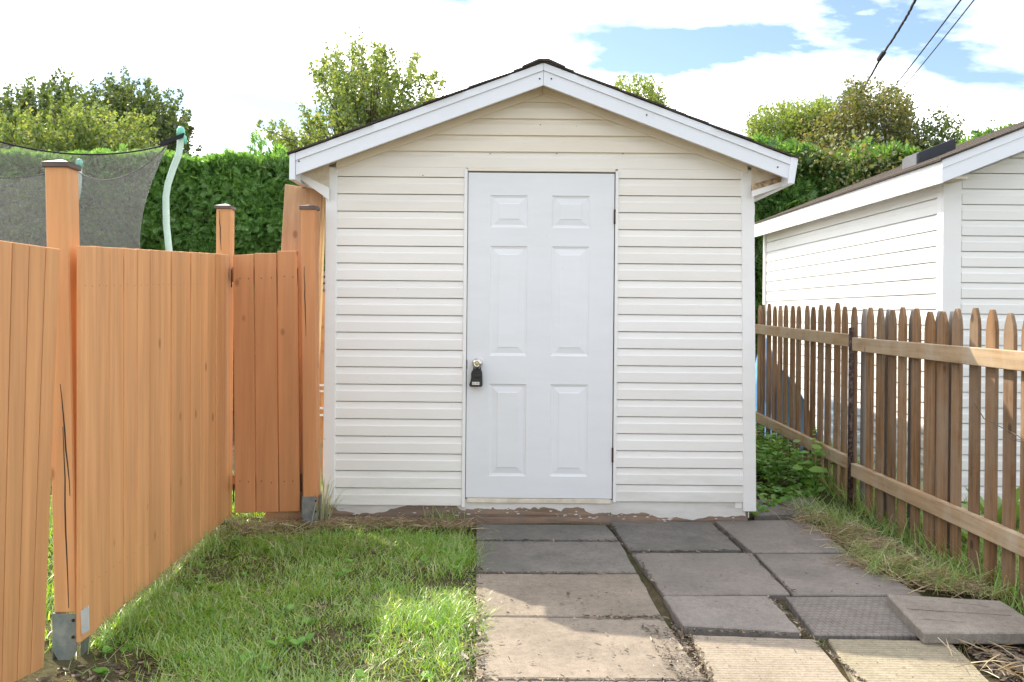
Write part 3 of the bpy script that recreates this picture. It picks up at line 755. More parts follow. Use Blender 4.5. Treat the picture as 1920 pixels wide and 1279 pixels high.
# ------------------------------------------------------------------ trampoline behind the fence
tramp = empty('trampoline', (-4.4, 7.4, 0), 'trampoline enclosure with black net and pale green poles rising behind the orange fence', 'trampoline')
TC = Vector((-4.4, 7.4, 0))
P1 = W(338, 258, 7.5); TOP = P1.z
corners = [Vector((-2.91, 7.5, TOP)), Vector((-4.30, 8.9, TOP)), Vector((-5.9, 7.3, TOP)), Vector((-4.35, 5.9, TOP))]
corners[1] = W(143, 316, 8.9); corners[1].z = TOP
for i, p in enumerate(corners):
    off = (p-TC); off.z = 0; off.normalize()
    side = Vector((.02, 0, 0)) if i == 0 else Vector((0, 0, 0))
    if i == 0: path = [W(320, 560, 7.5), W(317, 470, 7.5), W(312, 420, 7.5), W(311, 370, 7.5), W(315, 345, 7.5), W(325, 315, 7.5), W(335, 290, 7.5), W(338, 272, 7.5), W(339, 252, 7.5)]
    else:
        q = p-off*.05; path = [q+off*.0+Vector((0, 0, -1.55)), q+Vector((0, 0, -.65)), q+off*.02+Vector((0, 0, -.45)), q+off*.12+Vector((0, 0, -.25)), q+off*.13]
    low = path[0].copy(); low.z = .02; path = [low]+path
    mb = MB(); mb.tube(path, .029, 10); po = mb.build('pole', POLEG, tramp, smooth=True)
    t = path[-1]
    mb = MB(); mb.lathe(t+Vector((0, 0, -.03)), (0, 0, 1), [(0, .034), (.05, .036), (.075, .034), (.095, .02), (.10, .006)], 12); mb.build('pole_cap', POLECAP, po, smooth=True)
    if i == 0:
        mb = MB(); a = W(345, 252, 7.46); b_ = W(300, 270, 7.42)
        mb.prism([a+Vector((0, 0, .014)), b_+Vector((0, 0, .022)), b_-Vector((0, 0, .022)), a-Vector((0, 0, .02))], (0, .012, 0)); mb.build('strap', STRAP, po)
        mb = MB(); mb.tube([t+Vector((.02, -.02, -.01)), t+Vector((.05, -.03, -.03)), t+Vector((.05, -.03, -.09))], .014, 8); mb.build('cap_hook', POLECAP, po, smooth=True)
mb = MB(); ring = [TC+Vector((1.42*math.cos(a), 1.42*math.sin(a), .8)) for a in np.linspace(0, 2*math.pi, 33)]
mb.tube(ring, .03, 8); mb.build('frame_ring', GALV, tramp)
mb = MB(); mb.prism([TC+Vector((1.25*math.cos(a), 1.25*math.sin(a), .8)) for a in np.linspace(0, 2*math.pi, 25)[:-1]], (0, 0, -.01)); mb.build('mat', STRAP, tramp)
V, Fq = [], []; nt_, nv = 24, 14; nets = []
for i in range(4):
    a, b_ = corners[i], corners[(i+1) % 4]
    ia = TC+(a-TC)*.92; ib = TC+(b_-TC)*.92; ia.z = ib.z = TOP-.06
    for j in range(nt_+1 if i == 3 else nt_):
        t = j/nt_; sag = 4*t*(1-t)
        p = ia.lerp(ib, t); p.z -= .21*sag
        ang = math.atan2(p.y-TC.y, p.x-TC.x); r0 = math.hypot(p.x-TC.x, p.y-TC.y)
        for k_ in range(nv+1):
            w = k_/nv; z = p.z+(.82-p.z)*w
            rr = r0*(1-w)+1.20*w
            rr -= .17*math.sin(math.pi*min(w*1.25, 1))*(1-.75*sag)+.012*math.sin(t*60+w*5)*w
            V.append((TC.x+rr*math.cos(ang), TC.y+rr*math.sin(ang), z))
nc = len(V)//(nv+1)
for c_ in range(nc-1):
    for k_ in range(nv): Fq.append((c_*(nv+1)+k_, c_*(nv+1)+k_+1, (c_+1)*(nv+1)+k_+1, (c_+1)*(nv+1)+k_))
mb = MB(); mb.add(V, Fq); net = mb.build('net', NET, tramp, origin=TC, smooth=True)
mb = MB(); mb.tube([V[c_*(nv+1)] for c_ in range(nc)], .0075, 6); mb.build('net_cord', STRAP, net)

# ------------------------------------------------------------------ timber left beside the shed
pw = [W(534, 345, 5.44), W(604, 357, 5.44), W(595, 545, 5.39), W(522, 545, 5.39)]
dv = (pw[3]-pw[0])/((pw[0].z-pw[3].z)); pw[3] = pw[0]+dv*(pw[0].z+.02); dv = (pw[2]-pw[1])/(pw[1].z-pw[2].z); pw[2] = pw[1]+dv*(pw[1].z+.02)
mb = MB(); mb.prism(pw, (.004, .02, 0)); o = mb.build('plank', PINE, bevel=.003); tag(o, 'wide bare pine plank leaning under the shed eave behind the end post', 'plank')
b4 = [W(599, 368, 5.75), W(609, 370, 5.75), W(601, 560, 5.70), W(591, 560, 5.70)]
dv = (b4[3]-b4[0])/((b4[0].z-b4[3].z)); b4[3] = b4[0]+dv*(b4[0].z+.02); dv = (b4[2]-b4[1])/(b4[1].z-b4[2].z); b4[2] = b4[1]+dv*(b4[1].z+.02)
mb = MB(); mb.prism(b4, (.0, .06, 0)); o = mb.build('timber_beam', plain('pale_timber', (.52, .38, .2), .7, var=.2, stretch=(1, 1, .05), scale=30), bevel=.003); tag(o, 'narrow pale timber leaning against the shed eave right of the wide plank', 'timber')
rack = empty('timber_rack', (-1.3, 6.6, 0), 'brown wooden rack of stacked boards in the gap between fence post and shed', 'rack')
for i in range(3):
    a = W(592, 513+i*12, 6.6); mb = MB(); mb.box(a.x-.12, a.x+.20, 6.5, 7.4, a.z-.022, a.z+.012); mb.build('stacked_board', CEDAR_G, rack)
a = W(604, 548, 6.5); mb = MB(); mb.box(a.x-.005, a.x+.08, 6.5, 6.56, 0, a.z); mb.build('upright', ORANGE, rack, bevel=.003)
a = W(594, 546, 6.55); mb = MB(); mb.box(a.x-.12, a.x+.045, 6.57, 6.60, 0, a.z); mb.build('back_board', ORANGE_D, rack)
for py in (604, 650, 790): a = W(598, py, 6.48); mb = MB(); mb.box(a.x-.02, a.x+.06, 6.47, 6.495, a.z-.03, a.z+.04); mb.build('cleat', ORANGE_D, rack)
for py in (722, 733, 765, 778): a = W(598, py, 6.45); mb = MB(); mb.box(a.x-.02, a.x+.05, 6.42, 6.465, a.z-.006, a.z+.006); mb.build('white_hook', TRIM, rack)

# ------------------------------------------------------------------ neighbour's outbuilding on the right
GY, GYB = 5.93, 9.75
gXw = 3.00                       # side wall plane
gar = empty('outbuilding', (4.6, GY, 0), 'white sided outbuilding behind the picket fence, its long side wall in full sun', 'building')
gp = .40; GXC = 5.25
drift = -.024
side = lambda t, o_, z: (gXw-o_+drift*(t-GY), t, z)
frontg = lambda t, o_, z: (t, GY-o_, z)
ZE = 2.24
for i in range(21):
    siding('siding_plank', .112, GY+.04, GYB, .0+i*.112, side, SIDING_N, gar, out=.013)
glim = lambda z: (GXC-max(2.24+gp*(GXC-gXw)-.02-z, 0)/gp, GXC+max(2.24+gp*(GXC-gXw)-.02-z, 0)/gp)
for i in range(29):
    z = .012+i*.1085
    siding('siding_plank', .1085, gXw+.115, 2*GXC-gXw, z, frontg, SIDING_N, gar, out=.013, lim=glim)
mb = MB()
mb.prism([(gXw+.012, GY+.012, 0), (2*GXC-gXw, GY+.012, 0), (2*GXC-gXw, GY+.012, ZE), (GXC, GY+.012, ZE+gp*(GXC-gXw)), (gXw+.012, GY+.012, ZE)], (0, .05, 0)); mb.build('wall', TRIM, gar)
mb = MB(); mb.hexa([(gXw+.012, GY+.06, 0), (gXw+.012, GY+.06, 2.35), (gXw+.012+drift*(GYB-GY), GYB, 2.35), (gXw+.012+drift*(GYB-GY), GYB, 0)], [(gXw+.06, GY+.06, 0), (gXw+.06, GY+.06, 2.35), (gXw+.06+drift*(GYB-GY), GYB, 2.35), (gXw+.06+drift*(GYB-GY), GYB, 0)]); mb.build('wall', TRIM, gar)
mb = MB(); mb.box(2*GXC-gXw-.06, 2*GXC-gXw, GY+.062, GYB, 0, 2.3); mb.build('wall', SIDING_N, gar)
mb = MB(); mb.box(gXw-.05, 2*GXC-gXw, GYB+.001, GYB+.05, 0, 2.3); mb.build('wall', SIDING_N, gar)
mb = MB(); mb.box(gXw-.018, gXw+.11, GY-.02, GY+.0, 0, 2.33); mb.build('corner_trim', TRIM, gar, bevel=.003)
mb = MB(); mb.box(gXw-.019, gXw+.02, GY+.001, GY+.07, 0, 2.30); mb.build('corner_trim', TRIM, gar, bevel=.003)
mb = MB(); e = drift*(GYB-GY); mb.box(gXw-.03+e, gXw+.03+e, GYB-.02, GYB+.06, 0, 2.3); mb.build('corner_trim', TRIM, gar, bevel=.003)
# roof
eY = 5.72; eX = W(1764, 320, eY).x; ez = W(1764, 301, eY).z; ezb = W(1764, 343, eY).z
gd = MB()
zr = lambda x, off=0.: ez+gp*(x-eX)+off if x < GXC else ez+gp*(2*GXC-x-eX)+off
eXb = eX+drift*(GYB-eY)-.02
for off0, off1 in ((-.035, 0.0),):
    A = [(eX, eY+.03, ez+off0), (GXC, eY+.03, zr(GXC, off0)), (GXC, GYB+.15, zr(GXC, off0)), (eXb, GYB+.15, ez+off0)]
    gd.prism(A, (0, 0, .034)); B = [(2*GXC-x, y, z) for x, y, z in A]; gd.prism(B, (0, 0, .034))
groof = gd.build('roof', SHINGLE, gar)
ezb2 = ezb
mb = MB(); mb.hexa([(eX, eY, ez-.006), (eX+.022, eY, ez+.003), (eX+.022, eY, ezb2), (eX, eY, ezb2)], [(eXb, GYB+.15, ez-.006), (eXb+.022, GYB+.15, ez+.003), (eXb+.022, GYB+.15, ezb2), (eXb, GYB+.15, ezb2)]); mb.build('eave_fascia', TRIM, groof)
for s in (0, 1):
    fx = (lambda x: x) if s == 0 else (lambda x: 2*GXC-x)
    mb = MB(); mb.prism([(fx(eX), eY-.022, ez), (fx(GXC-.001), eY-.022, zr(GXC)), (fx(GXC-.001), eY-.022, zr(GXC, -.055)), (fx(eX), eY-.022, ez-.055)], (0, .020, 0)); mb.build('fascia', FASCIA, groof)
    mb = MB(); mb.prism([(fx(eX), eY-.016, ez-.056), (fx(GXC-.001), eY-.016, zr(GXC, -.056)), (fx(GXC-.001), eY-.016, zr(GXC, -.150)), (fx(eX), eY-.016, ez-.150)], (0, .018, 0)); mb.build('fascia', FASCIA, groof)
mb = MB(); mb.hexa([(eX+.023, eY+.003, ezb2+.03), (gXw+.05, eY+.003, ezb2+.03), (gXw+.05, eY+.003, ezb2+.045), (eX+.023, eY+.003, ezb2+.045)], [(eXb+.023, GYB, ezb2+.03), (gXw+.05+e, GYB, ezb2+.03), (gXw+.05+e, GYB, ezb2+.045), (eXb+.023, GYB, ezb2+.045)]); mb.build('soffit', SOFFIT, groof)
mb = MB(); mb.prism([(gXw+.06, eY+.003, ez-.02), (GXC, eY+.003, zr(GXC, -.14)), (GXC, eY+.003, zr(GXC, -.12)), (gXw+.06, eY+.003, ez)], (0, .2, 0)); mb.build('soffit', SOFFIT, groof)
for c_ in range(6):
    x0 = eX-.02+c_*.33; z0 = ez+gp*(x0-eX); dx = .36
    mb = MB(); mb.hexa([(x0, eY-.035, z0+.002), (x0+dx, eY-.035, z0+gp*dx+.002), (x0+dx, eY-.035, z0+gp*dx+.012), (x0, eY-.035, z0+.018)], [(x0+drift*4.3*(1 if c_ == 0 else 1), GYB+.17, z0+.002), (x0+dx+drift*4.3, GYB+.17, z0+gp*dx+.002), (x0+dx+drift*4.3, GYB+.17, z0+gp*dx+.012), (x0+drift*4.3, GYB+.17, z0+.018)]); mb.build('shingle', SHINGLE, groof)
# roof-top box
va = W(1712, 305, 7.6); 
q0 = W(1692, 311, 7.4); q1 = W(1722, 303, 6.9); q2 = W(1788, 285, 6.9)
zb_ = lambda x: ez+gp*(x-eX)+.006
x0, x1 = q1.x, q2.x+.02; y0, y1 = 6.9, 7.16; hgt = .115
bt = [(x0, y0, zb_(x0)), (x1, y0, zb_(x1)), (x1, y1, zb_(x1)), (x0, y1, zb_(x0))]
mb = MB(); mb.hexa(bt, [(x, y, z+hgt) for x, y, z in bt]); rv = mb.build('roof_vent', VENT, groof, bevel=.006)
mb = MB(); mb.hexa([(x0-.012, y0+.01, zb_(x0)), (x0-.001, y0+.01, zb_(x0)), (x0-.001, y1, zb_(x0)), (x0-.012, y1, zb_(x0))], [(x0-.012, y0+.01, zb_(x0)+hgt-.012), (x0-.001, y0+.01, zb_(x0)+hgt-.01), (x0-.001, y1, zb_(x0)+hgt-.01), (x0-.012, y1, zb_(x0)+hgt-.012)]); mb.build('vent_side', VENTG, rv)

# ------------------------------------------------------------------ picket fence
FX = 2.28
pf = empty('picket_fence', (FX, 5.5, 0), 'weathered brown picket fence with two rails running back along the right side', 'fence')
def picket(y, w, ztop_, zbot, m, dx=0, lean=0., blunt=.25):
    h = ztop_-zbot; x = FX+.021+dx
    prof = [(-w/2, 0), (w/2, 0), (w/2, h-.10), (w*.42, h-.055), (w*.22, h-.012), (w*.12, h), (-w*.12, h), (-w*.22, h-.012), (-w*.42, h-.055), (-w/2, h-.10)]
    mb = MB(); mb.prism([(x+lean*.3*b_, y+a+lean*b_, zbot+b_) for a, b_ in prof], (.018, 0, 0))
    return mb.build('picket', m, pf, bevel=.002)
tops = [1420, 1426.5, 1437.5, 1448, 1458, 1468, 1481.5, 1493, 1508.5, 1520, 1533.4, 1547, 1564.6, 1578.4, 1595.5, 1625.7, 1645, 1667.4, 1687, 1712, 1737, 1761, 1788, 1822, 1853, 1887.5, 1921]
zt_ = lambda y: 1.315+.020*(y-3.9)
ys = []
for px in tops:
    u, v = _uv(px, 580); ys.append(1600*FX/u+.02)
ys += [ys[-1]-.14*k_ for k_ in range(1, 7)]
for i, y in enumerate(ys):
    w = .082+random.uniform(-.004, .006) if i not in (20, 21) else .098
    picket(y, w, zt_(y)+random.uniform(-.015, .012)+(.02 if i == 12 else 0), float(gz(FX, y))-.02+random.uniform(0, .03), CEDAR, random.uniform(-.002, .003), random.uniform(-.008, .008))
for px, w in ((1613, .085), (1657, .085), (1703, .09), (1752, .09), (1775, .06)):
    u, v = _uv(px, 580); y = 1600*(FX+.05)/u
    picket(y, w, zt_(y)-.01, 0, CEDAR_G, .052, random.uniform(-.004, .004))
def rail(y0, y1, z0, z1, h=.085, x0=0, sagm=0.):
    mb = MB(); mb.hexa([(FX-.02+x0, y0, z0-h), (FX+.018+x0, y0, z0-h), (FX+.018+x0, y0, z0), (FX-.02+x0, y0, z0)], [(FX-.02+x0, y1, z1-h), (FX+.018+x0, y1, z1-h), (FX+.018+x0, y1, z1), (FX-.02+x0, y1, z1)])
    return mb.build('rail', RAILWOOD, pf, bevel=.003)
YPO = 1600*FX/_uv(1599, 700)[0]
def rz(y, hi): return (1.146+.0115*(y-3.79)+.004*max(y-5.7, 0) if hi else .328+.003*(y-3.79)+.02*max(y-5.7, 0))
for hi in (0, 1):
    rail(YPO-.03, 2.9, rz(YPO, hi)-(.02 if hi else .02), rz(2.9, hi)-.005, .088)
    rail(YPO+.012, 8.4, rz(YPO, hi)+(0 if hi else .012), rz(8.4, hi)+.01, .085, -.004)
rail(YPO-.05, 2.9, .30, .27, .085, .085)
mb = MB(); mb.tube([(FX-.012, YPO, -.05), (FX-.012, YPO, rz(YPO, 1)+.045)], .017, 10); mb.build('post', RUST, pf, smooth=True)
# a strand of wire caught on the pickets
mb = MB(); mb.tube([W(1826, 755, 4.15), W(1845, 785, 4.1), W(1875, 800, 3.95), W(1905, 815, 3.82), W(1935, 835, 3.75)], .0022, 6); o = mb.build('wire', WIRE_R); tag(o, 'thin rusty wire strand caught on the pickets at the right edge', 'wire')
mb = MB(); mb.tube([W(1892, 820, 3.85), W(1900, 826, 3.83), W(1920, 829, 3.8)], .002, 6); mb.build('wire_end', WIRE_R, o)
# blue sheet behind the far pickets
mb = MB(); q = [W(1416, 625, 8.4), W(1424, 628, 8.3), W(1440, 665, 8.0), W(1452, 690, 7.8), W(1462, 760, 7.6), W(1462, 800, 7.5), W(1416, 800, 8.3)]
Vv = []; nr = 7
tpts = [(2.42, 8.5, 1.06), (2.44, 8.1, 1.08), (2.48, 7.75, .84), (2.50, 7.45, .70), (2.50, 7.2, .45), (2.52, 7.0, .1)]
for x, y, z in tpts:
    for k_ in range(nr): t = k_/(nr-1); Vv.append((x+.06*math.sin(t*5+y*4)+(.22*(1-t)-.02)*.3, y+.05*math.sin(3*t), z*t+.0))
Ff = [(a*nr+b_, a*nr+b_+1, (a+1)*nr+b_+1, (a+1)*nr+b_) for a in range(len(tpts)-1) for b_ in range(nr-1)]
mb = MB(); mb.add(Vv, Ff); o = mb.build('blue_tarp', BLUE, smooth=True); so = o.modifiers.new('solid', 'SOLIDIFY'); so.thickness = .006
tag(o, 'blue plastic tarp standing behind the far pickets next to the shed corner', 'tarp')

# ------------------------------------------------------------------ paving slabs
path = empty('path', (.6, 4.2, 0), kind='structure')
def slab(corners_px, m, parent=path, zt=0.0, th=.05, dz=None, name='paving_slab', inset=0.0):
    pts = []
    dz = dz or [0]*4
    for (px, py), d in zip(corners_px, dz):
        p = G(px, py, zt+d); pts.append(p)
    c_ = sum(pts, Vector())/4
    # break each side a little so that the edges are not ruler-straight
    ring = []
    for i in range(4):
        a, b_ = pts[i], pts[(i+1) % 4]
        for q in range(6):
            p = a.lerp(b_, q/6); j = 0 if q == 0 else random.uniform(-.004, .003)
            d = (p-c_).normalized(); ring.append(p+d*j)
    mb = MB(); mb.prism(ring, (0, 0, -th))
    yaw = math.atan2((pts[1]-pts[0]).y, (pts[1]-pts[0]).x)
    return mb.build(name, m, parent, bevel=.005)
slab([(893, 983), (1136, 984), (1160, 1012), (893, 1010.5)], CON_D, zt=.004)
slab([(893, 1014.5), (1163, 1015), (1194, 1073), (893, 1071)], CON_D, zt=.0)
slab([(893, 1075.5), (1197, 1076), (1241, 1155), (893, 1154.5)], CON_T, zt=-.002)
slab([(893, 1156.5), (1243, 1157.5), (1322, 1273), (893, 1271)], CON_T, zt=-.004)
slab([(893, 1275), (1325, 1277), (1420, 1400), (893, 1400)], CON_T, zt=.002)
slab([(1144, 979), (1332, 978), (1390, 1030), (1180, 1031)], CON_D, zt=.006)
slab([(1184, 1036), (1409, 1036), (1482, 1114), (1245, 1115)], CON_W, zt=-.002)
slab([(1243, 1117), (1443, 1117), (1502, 1184), (1281, 1172)], CON_W, zt=.004, dz=[-.004, -.004, .006, .006])
slab([(1341, 977), (1515, 974), (1590, 1035), (1411, 1035)], CON_W, zt=.004)
slab([(1417, 1038), (1600, 1038), (1728, 1116), (1489, 1115)], CON_W, zt=.0)
slab([(1473, 1118.5), (1690, 1118.5), (1722, 1191), (1528, 1190)], CON_B, zt=.006)
slab([(1412, 937), (1524, 934), (1552, 962), (1414, 966)], CON_D, zt=.02)
slab([(1296, 1190), (1527, 1198), (1612, 1300), (1352, 1300)], CON_G, zt=.0)
slab([(1552, 1197), (1781, 1201), (1880, 1300), (1620, 1300)], CON_G2, zt=.002)
o = slab([(1663, 1114), (1876, 1126), (1972, 1186), (1732, 1186)], CON_L, None, zt=.05, th=.048, dz=[.0, .0, 0, 0], name='loose_slab')
tag(o, 'rough grey concrete slab lying loose on top of the paving near the picket fence', 'slab')

ztop_l = .0515
for q in (((1700, 1142), (1760, 1146), (1830, 1150), (1915, 1156)), ((1785, 1130), (1820, 1133), (1866, 1140)), ((1722, 1160), (1780, 1165), (1822, 1168))):
    pts = [G(a, b_, .0504) for a, b_ in q]; Lf, Rt = [], []
    for i in range(len(pts)-1):
        for k_ in range(5):
            p = pts[i].lerp(pts[i+1], k_/5)+Vector((0, random.uniform(-.004, .004), 0)); w = random.uniform(.0012, .0032); Lf.append(p+Vector((0, w, 0))); Rt.append(p-Vector((0, w, 0)))
    mb = MB(); n_ = len(Lf); mb.add(Lf+Rt, [(i, i+1, n_+i+1, n_+i) for i in range(n_-1)]); mb.build('crack', DARK, o)

# ------------------------------------------------------------------ grass, weeds, debris
def blades(sc_, P, hgt, wid, lean, az=None, bend=(.15, .35, .6, .9)):
    'upright curved blades at P (N,3)'
    n_ = len(P)
    if n_ == 0: return
    az = rng.uniform(0, 2*np.pi, n_) if az is None else az
    h = np.broadcast_to(hgt, (n_,)); w = np.broadcast_to(wid, (n_,)); le = np.broadcast_to(lean, (n_,))
    var = rng.integers(0, len(bend), n_)
    for k_, b_ in enumerate(bend):
        i = var == k_
        if not i.any(): continue
        tv = [(-.5, 0, 0), (.5, 0, 0), (-.42, b_*.18, .5), (.42, b_*.18, .5), (-.25, b_*.5, .82), (.25, b_*.5, .82), (0, b_, 1.0-.15*b_)]
        tf = [(0, 1, 3, 2), (2, 3, 5, 4), (4, 5, 6)]
        a = az[i]; f = np.stack([np.cos(a), np.sin(a), 0*a], -1); x = np.stack([-np.sin(a), np.cos(a), 0*a], -1)
        tw = rng.uniform(-.8, .8, i.sum()); x = unit(x*np.cos(tw)[:, None]+f*np.sin(tw)[:, None])
        up = unit(np.stack([f[:, 0]*le[i], f[:, 1]*le[i], np.ones(i.sum())], -1))
        R = np.stack([x*w[i][:, None], f*(h[i])[:, None], up*h[i][:, None]], axis=2)
        sc_.add(tv, tf, R, P[i])
def inpoly(x, y, poly):
    c_ = np.zeros(len(x), bool); n_ = len(poly)
    for i in range(n_):
        x0, y0 = poly[i]; x1, y1 = poly[(i+1) % n_]
        c_ ^= ((y0 > y) != (y1 > y)) & (x < (x1-x0)*(y-y0)/(y1-y0+1e-12)+x0)
    return c_
def sample(poly, n_):
    p = np.array(poly); lo, hi = p.min(0), p.max(0); out = np.zeros((0, 2))
    while len(out) < n_:
        q = rng.uniform(lo, hi, (n_*2, 2)); out = np.concatenate([out, q[inpoly(q[:, 0], q[:, 1], poly)]])
    return out[:n_]
def P3(xy, dz=0.): return np.column_stack([xy, gz(xy[:, 0], xy[:, 1])+dz])
def vn(x, y, s, seed=0):
    'cheap smooth noise in -1..1'
    return (np.sin(x*s*1.7+seed+np.sin(y*s*1.1+seed*2))+np.sin(y*s*1.9-seed+np.sin(x*s*.9+seed))+np.sin((x+y)*s*.7+seed*3))/3
slabx = lambda y: -.205+(5.2-y)*.042
lawn = [(-1.70, 2.4), (slabx(2.4)+.03, 2.4), (slabx(5.2)+.03, 5.23), (-.4, 5.30), (-1.15, 5.33), (-1.75, 5.6), (-1.70, 4.2)]
S = Scatter()
xy = sample(lawn, 78000)
d = vn(xy[:, 0], xy[:, 1], 3.1, 1.3)+.5*vn(xy[:, 0], xy[:, 1], 9, 4)
bare = ((xy[:, 0]+1.60)**2/.11+(xy[:, 1]-3.02)**2/.16 < 1) | ((xy[:, 0]+1.45)**2/.05+(xy[:, 1]-2.85)**2/.05 < 1)
keep = (rng.random(len(xy)) < .62+.38*d) & ~(bare & (rng.random(len(xy)) < .93)) & ~((xy[:, 1] > 5.0) & (rng.random(len(xy)) < .75))
edge = xy[:, 0]-slabx(xy[:, 1]) > -.05
keep &= ~(edge & (rng.random(len(xy)) < .6))
xy = xy[keep]; d = d[keep]
h = (.040+.022*d)*rng.uniform(.6, 1.5, len(xy))
tall = (rng.random(len(xy)) < .03); h[tall] *= 1.7
h *= 1+.8*np.exp(-((xy[:, 0]+.40)**2/.06+(xy[:, 1]-3.7)**2/.8))
blades(S, P3(xy, -.004), np.clip(h, .015, .14), rng.uniform(.0022, .0048, len(xy)), rng.uniform(0, 1.7, len(xy)))
tag(S.build('lawn_grass', GRASS), 'lawn between the orange fence and the paving slabs', 'grass', kind='stuff')
# tufts at the foot of the fence and the shed
S = Scatter()
def tuft(x, y, n_, r, h0, h1, w=.0045, lean=.8):
    p = np.column_stack([rng.normal(x, r, n_), rng.normal(y, r, n_)]); blades(S, P3(p), rng.uniform(h0, h1, n_), rng.uniform(w*.6, w, n_), rng.uniform(.1, lean, n_))
for t in np.linspace(.05, .98, 34): tuft(-1.63-.07*t+random.uniform(0, .05), 3.36+1.9*t, random.randint(4, 16), .035, .05, .16)
for x in (-.43, -.40, -.47, -.36): tuft(x, 5.27, 22, .03, .05, .15)
for i in range(24): tuft(random.uniform(-1.5, -.3), random.uniform(2.9, 5.0), 14, .03, .05, .13)
for q in ((1130, 975), (1475, 1180), (1535, 1205), (1500, 1150), (1245, 1070), (1605, 1260), (1900, 1200), (1805, 1205)):
    p = G(*q); tuft(p.x, p.y, 9, .012, .02, .05, .003)
tag(S.build('grass_tufts', GRASS_L), 'long grass tufts along the fence foot and slab joints', 'grass', kind='stuff')
# sunny grass behind the orange fence and grass between picket fence and outbuilding
S = Scatter()
xy = sample([(-4.5, 2.6), (-1.80, 2.6), (-1.86, 5.4), (-1.2, 5.45), (-1.22, 6.6), (-4.5, 7)], 26000)
blades(S, P3(xy), rng.uniform(.03, .10, len(xy)), rng.uniform(.004, .008, len(xy)), rng.uniform(0, .8, len(xy)))
tag(S.build('yard_grass', GRASS), 'sunny grass seen through the gaps of the orange fence', 'grass', kind='stuff')
S = Scatter()
xy = sample([(2.2, 2.6), (2.95, 2.6), (2.9, 8), (2.3, 8)], 9000)
blades(S, P3(xy), rng.uniform(.04, .2, len(xy)), rng.uniform(.003, .007, len(xy)), rng.uniform(0, 1.0, len(xy)))
tag(S.build('verge_grass', GRASS_L), 'rough grass growing under and behind the picket fence', 'grass', kind='stuff')
# straw and dry clippings
S = Scatter()
def strawheap(cx_, cy_, n_, rx, ry, hh, l0=.05, l1=.16):
    p = np.column_stack([rng.normal(cx_, rx, n_), rng.normal(cy_, ry, n_)])
    z = gz(p[:, 0], p[:, 1])+hh*np.exp(-((p[:, 0]-cx_)**2/(2*rx*rx)+(p[:, 1]-cy_)**2/(2*ry*ry)))*rng.uniform(.2, 1, n_)+.004
    z = np.maximum(z, .006*(p[:, 0] > -.2))+.012
    a = rng.uniform(0, 2*np.pi, n_); el = rng.normal(.1, .28, n_)
    D = np.stack([np.cos(a)*np.cos(el), np.sin(a)*np.cos(el), np.sin(el)], -1)
    R = frames(D, rng.uniform(l0, l1, n_), .028)
    S.add([(-.5, -.5, 0), (.5, -.5, 0), (.5, 0, .08), (-.5, 0, .08), (0, .5, 0)], [(0, 1, 2, 3), (3, 2, 4)], R, np.column_stack([p, z]))
for q, n_, rx, ry, hh in (((1545, 985), 420, .10, .14, .07), ((1600, 1010), 620, .10, .13, .09), ((1650, 1040), 620, .10, .10, .09), ((1700, 1072), 620, .11, .08, .09), ((1760, 1095), 520, .10, .07, .08), ((1810, 1108), 300, .07, .06, .06), ((1640, 1060), 260, .12, .06, .04), ((1510, 965), 240, .08, .12, .05), ((1905, 1262), 60, .10, .08, .02), ((1850, 1230), 40, .10, .1, .01)):
    p = G(*q); strawheap(p.x, p.y, int(n_*.9), rx*.9, ry*.9, hh*1.1)
for x in np.linspace(-1.1, -.32, 9): strawheap(x, 5.18, 170, .08, .06, .05, .04, .13)
for x in np.linspace(-1.65, -1.25, 4): strawheap(x, 5.05, 120, .09, .12, .04, .04, .13)
for i in range(46): strawheap(random.uniform(-1.6, -.2), random.uniform(2.9, 5.0), 34, .10, .09, .045, .02, .075)
tag(S.build('dry_straw', STRAW), 'dry grass clippings heaped along the picket fence and shed foot', 'dry grass', kind='stuff')
S = Scatter()
for q in ((1545, 975), (1570, 985), (1610, 1010), (1640, 1050), (1690, 1060), (1740, 1090), (1790, 1105), (1530, 960), (1600, 1000), (1660, 1075)):
    p = G(*q); n_ = 120; pp = np.column_stack([rng.normal(p.x, .08, n_), rng.normal(p.y, .1, n_), np.full(n_, .02)])
    blades(S, pp, rng.uniform(.06, .16, n_), rng.uniform(.002, .004, n_), rng.uniform(.5, 2.2, n_))
tag(S.build('clipped_grass', GRASS_L), 'half-green clippings among the straw at the picket fence foot', 'grass', kind='stuff')

LEAF4 = ([(0, 0, 0), (.5, .35, .08), (.42, .7, .05), (0, 1, -.08), (-.42, .7, .05), (-.5, .35, .08), (0, .5, -.03)], [(0, 1, 6), (1, 2, 6), (2, 3, 6), (3, 4, 6), (4, 5, 6), (5, 0, 6)])
LEAF2 = ([(0, 0, 0), (.5, .45, .1), (0, 1, 0), (-.5, .45, .1)], [(0, 1, 2), (0, 2, 3)])
# broad-leaved lawn weeds
S = Scatter()
for i in range(85):
    x, y = random.uniform(-1.6, -.25), random.uniform(2.9, 5.0)
    n_ = random.randint(3, 8); a = rng.uniform(0, 2*np.pi, n_); D = np.stack([np.cos(a), np.sin(a), rng.uniform(.1, .7, n_)], -1)
    S.add(*LEAF4, frames(D, rng.uniform(.018, .045, n_), .7, up=np.tile([0., 0, 1], (n_, 1))+rng.normal(0, .3, (n_, 3))), np.tile([x, y, float(gz(x, y))+random.uniform(.0, .03)], (n_, 1)))
tag(S.build('lawn_weeds', BROADLEAF), 'small broad-leaved weeds scattered through the lawn', 'weeds', kind='stuff')
